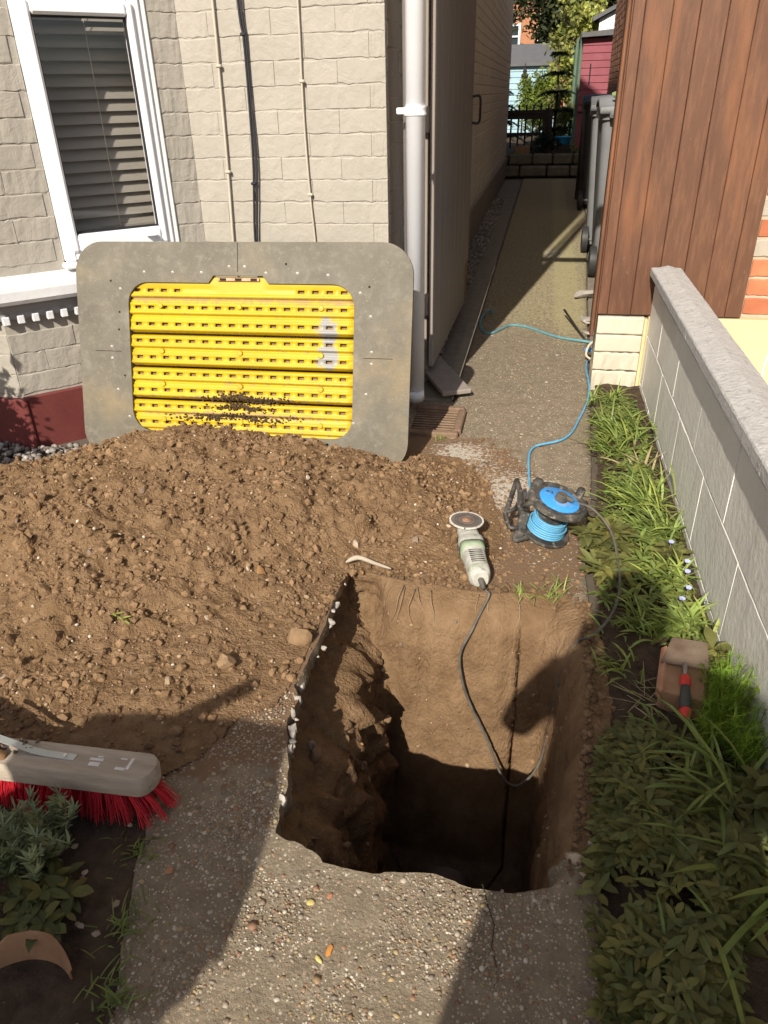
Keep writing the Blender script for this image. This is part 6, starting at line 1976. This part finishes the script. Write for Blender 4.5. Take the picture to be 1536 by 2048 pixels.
person = thing('person', 'person in dark jacket standing behind the camera holding a phone with both hands', 'person', (-.03, -.70, 0))
J = {}
body_chain = [((-.025, -.68, .86), .285, .15), ((-.03, -.67, 1.08), .265, .14), ((-.035, -.665, 1.29), .215, .125), ((-.045, -.67, 1.42), .14, .09), ((-.06, -.655, 1.49), .06, .06),
              ((-.22, -.68, 1.425), .068, .068), ((-.275, -.53, 1.20), .055, .055), ((-.275, -.36, 1.01), .048, .048), ((-.15, -.18, 1.045), .036, .036), ((-.075, -.07, 1.075), .028, .024),
              ((.135, -.68, 1.425), .068, .068), ((.255, -.55, 1.17), .062, .062), ((.295, -.40, 1.0), .055, .055), ((.15, -.18, 1.045), .036, .036), ((.085, -.07, 1.075), .028, .024),
              ((-.165, -.69, .72), .14, .13), ((-.165, -.68, .47), .085, .085), ((-.165, -.71, .10), .05, .05),
              ((.115, -.69, .72), .14, .13), ((.115, -.68, .47), .085, .085), ((.115, -.71, .10), .05, .05)]
be = [(0, 1), (1, 2), (2, 3), (3, 4), (3, 5), (5, 6), (6, 7), (7, 8), (8, 9), (3, 10), (10, 11), (11, 12), (12, 13), (13, 14), (0, 15), (15, 16), (16, 17), (0, 18), (18, 19), (19, 20)]
limb('body', body_chain, M['jacket'], person, 2, edges=be)
hdm = stone_mesh('head', 5, (1, 1, 1), M['skin'], 3, 1.22, .0)
import bmesh
bm = bmesh.new(); bmesh.ops.create_uvsphere(bm, u_segments=32, v_segments=24, radius=1)
for v in bm.verts:
    x, y, z = v.co; f = 1 - .22 * max(0, -z) ; j = 1 + .10 * max(0, -z) * max(0, y)
    v.co = Vector((x * .076 * f, y * .095 * j, z * .118))
    if y > .8 and abs(x) < .22 and -.35 < z < .15: v.co.y += .020 * (1 - abs(x) / .22) * (1 - (z - .15) / -.5 if False else 1 - abs(z + .15) / .32)
    if y > .75 and abs(abs(x) - .38) < .2 and .02 < z < .22: v.co.y -= .009
    if y > .75 and abs(x) < .36 and -.58 < z < -.48: v.co.y -= .004
me = bpy.data.meshes.new('head'); bm.to_mesh(me); bm.free(); me.materials.append(M['skin']); me.polygons.foreach_set('use_smooth', [True] * len(me.polygons))
hd_ = place('head', me, person, (-.075, -.62, 1.595), (-.35, 0, 0))
for sx in (-1, 1):
    MB().lathe([(0, .004), (.010, .003), (.0125, -.004), (0, -.01)], (-.075 + sx * .029, -.535, 1.585), axis=(0, 1, -.35), n=14).build('eye', M['white'], hd_, True)
    MB().lathe([(0, .010), (.014, .008), (.019, 0), (.012, -.006)], (-.075 + sx * .077, -.625, 1.585), axis=(sx, -.25, 0), n=14).build('ear', M['skin'], hd_, True)
mb = MB().lathe([(0, .128), (.040, .120), (.068, .092), (.083, .050), (.086, .005), (.082, -.03), (.072, -.032)], (-.075, -.632, 1.595), axis=(0, -.30, .95), n=28)
mb.build('hair', M['hair'], hd_, True)
for sx in (-1, 1):
    wr = Vector((-.075 if sx < 0 else .085, -.07, 1.075)); pc_ = Vector((sx * .062 + .004, -.035, 1.10))
    limb('palm', [(wr, .026, .020), (wr.lerp(pc_, .5), .030, .016), (pc_, .034, .014), (pc_ + Vector((-sx * .006, .012, .03)), .030, .012)], M['skin'], person, 2)
    for k in range(4):
        b0 = pc_ + Vector((-sx * .002, .012, .034 - .019 * k)); ln = (.030, .034, .032, .026)[k]
        limb('finger', [(b0, .0085, .0085), (b0 + Vector((-sx * ln * .25, ln * .55, 0)), .008, .008), (b0 + Vector((-sx * ln * .9, ln * .55 - .012, 0)), .0075, .0075), (b0 + Vector((-sx * ln * 1.3, ln * .2 - .012, 0)), .0062, .0062)], M['skin'], person, 1)
    limb('thumb', [(pc_ + Vector((0, -.012, -.012)), .011, .010), (pc_ + Vector((-sx * .016, -.026, .008)), .009, .009), (pc_ + Vector((-sx * .032, -.026, .026)), .0085, .0085)], M['skin'], person, 1)
    fx = -.025 + sx * .14
    limb('shoe', [((fx, -.74, .05), .042, .045), ((fx, -.66, .045), .043, .038), ((fx + sx * .01, -.56, .035), .046, .032), ((fx + sx * .012, -.505, .03), .035, .024)], M['trouser'], person, 2)
Rc = cam.matrix_world.to_3x3()
pcn = Vector((0, 0, 1.13)) + Rc @ Vector((0, -.045, .014))
tag(MB().box(pcn, (.073, .150, .008), ch=.004, M=Rc).build('phone', M['print_black'], None, False, pcn), 'black phone held in both hands behind the lens', 'phone')
wheelie('dark wheelie bin added as unseen shadow caster on the left behind the camera', -.835, -.515, .06, M['bin_dark'], M['bin_dark'], .985, .40, .42)  # unseen, added to cast the left shadow; bin form assumed
rk = thing('shadow_rake', 'unseen wooden pole added as shadow caster, leaning on the bin behind the camera', 'shadow_rake', (-1.9, -.33, 0))  # unseen pole added and angled to cast the bar shadow
MB().tube([(-1.80, -.33, .06), (-.79, -.33, 1.10)], .017, 12).build('handle', M['handle_wood'], rk, True)
MB().box((-1.83, -.33, .05), (.05, .36, .03), ch=.006).build('head', M['steel'], rk)
for k in range(10): MB().tube([(-1.84, -.49 + .035 * k, .05), (-1.87, -.49 + .035 * k, .0)], [.004, .002], 6).build('tine', M['steel'], rk)
# shrub beyond the left edge of the picture, shading the maroon bay base
bush('evergreen_shrub', 'dark evergreen shrub beside the bay, left of the soil heap', 'shrub', (-2.12, 1.62, .42), (.22, .30, .42), 1900, .05, 'conifer', 44, (0, .03), .6, 1.2, 14, 2)
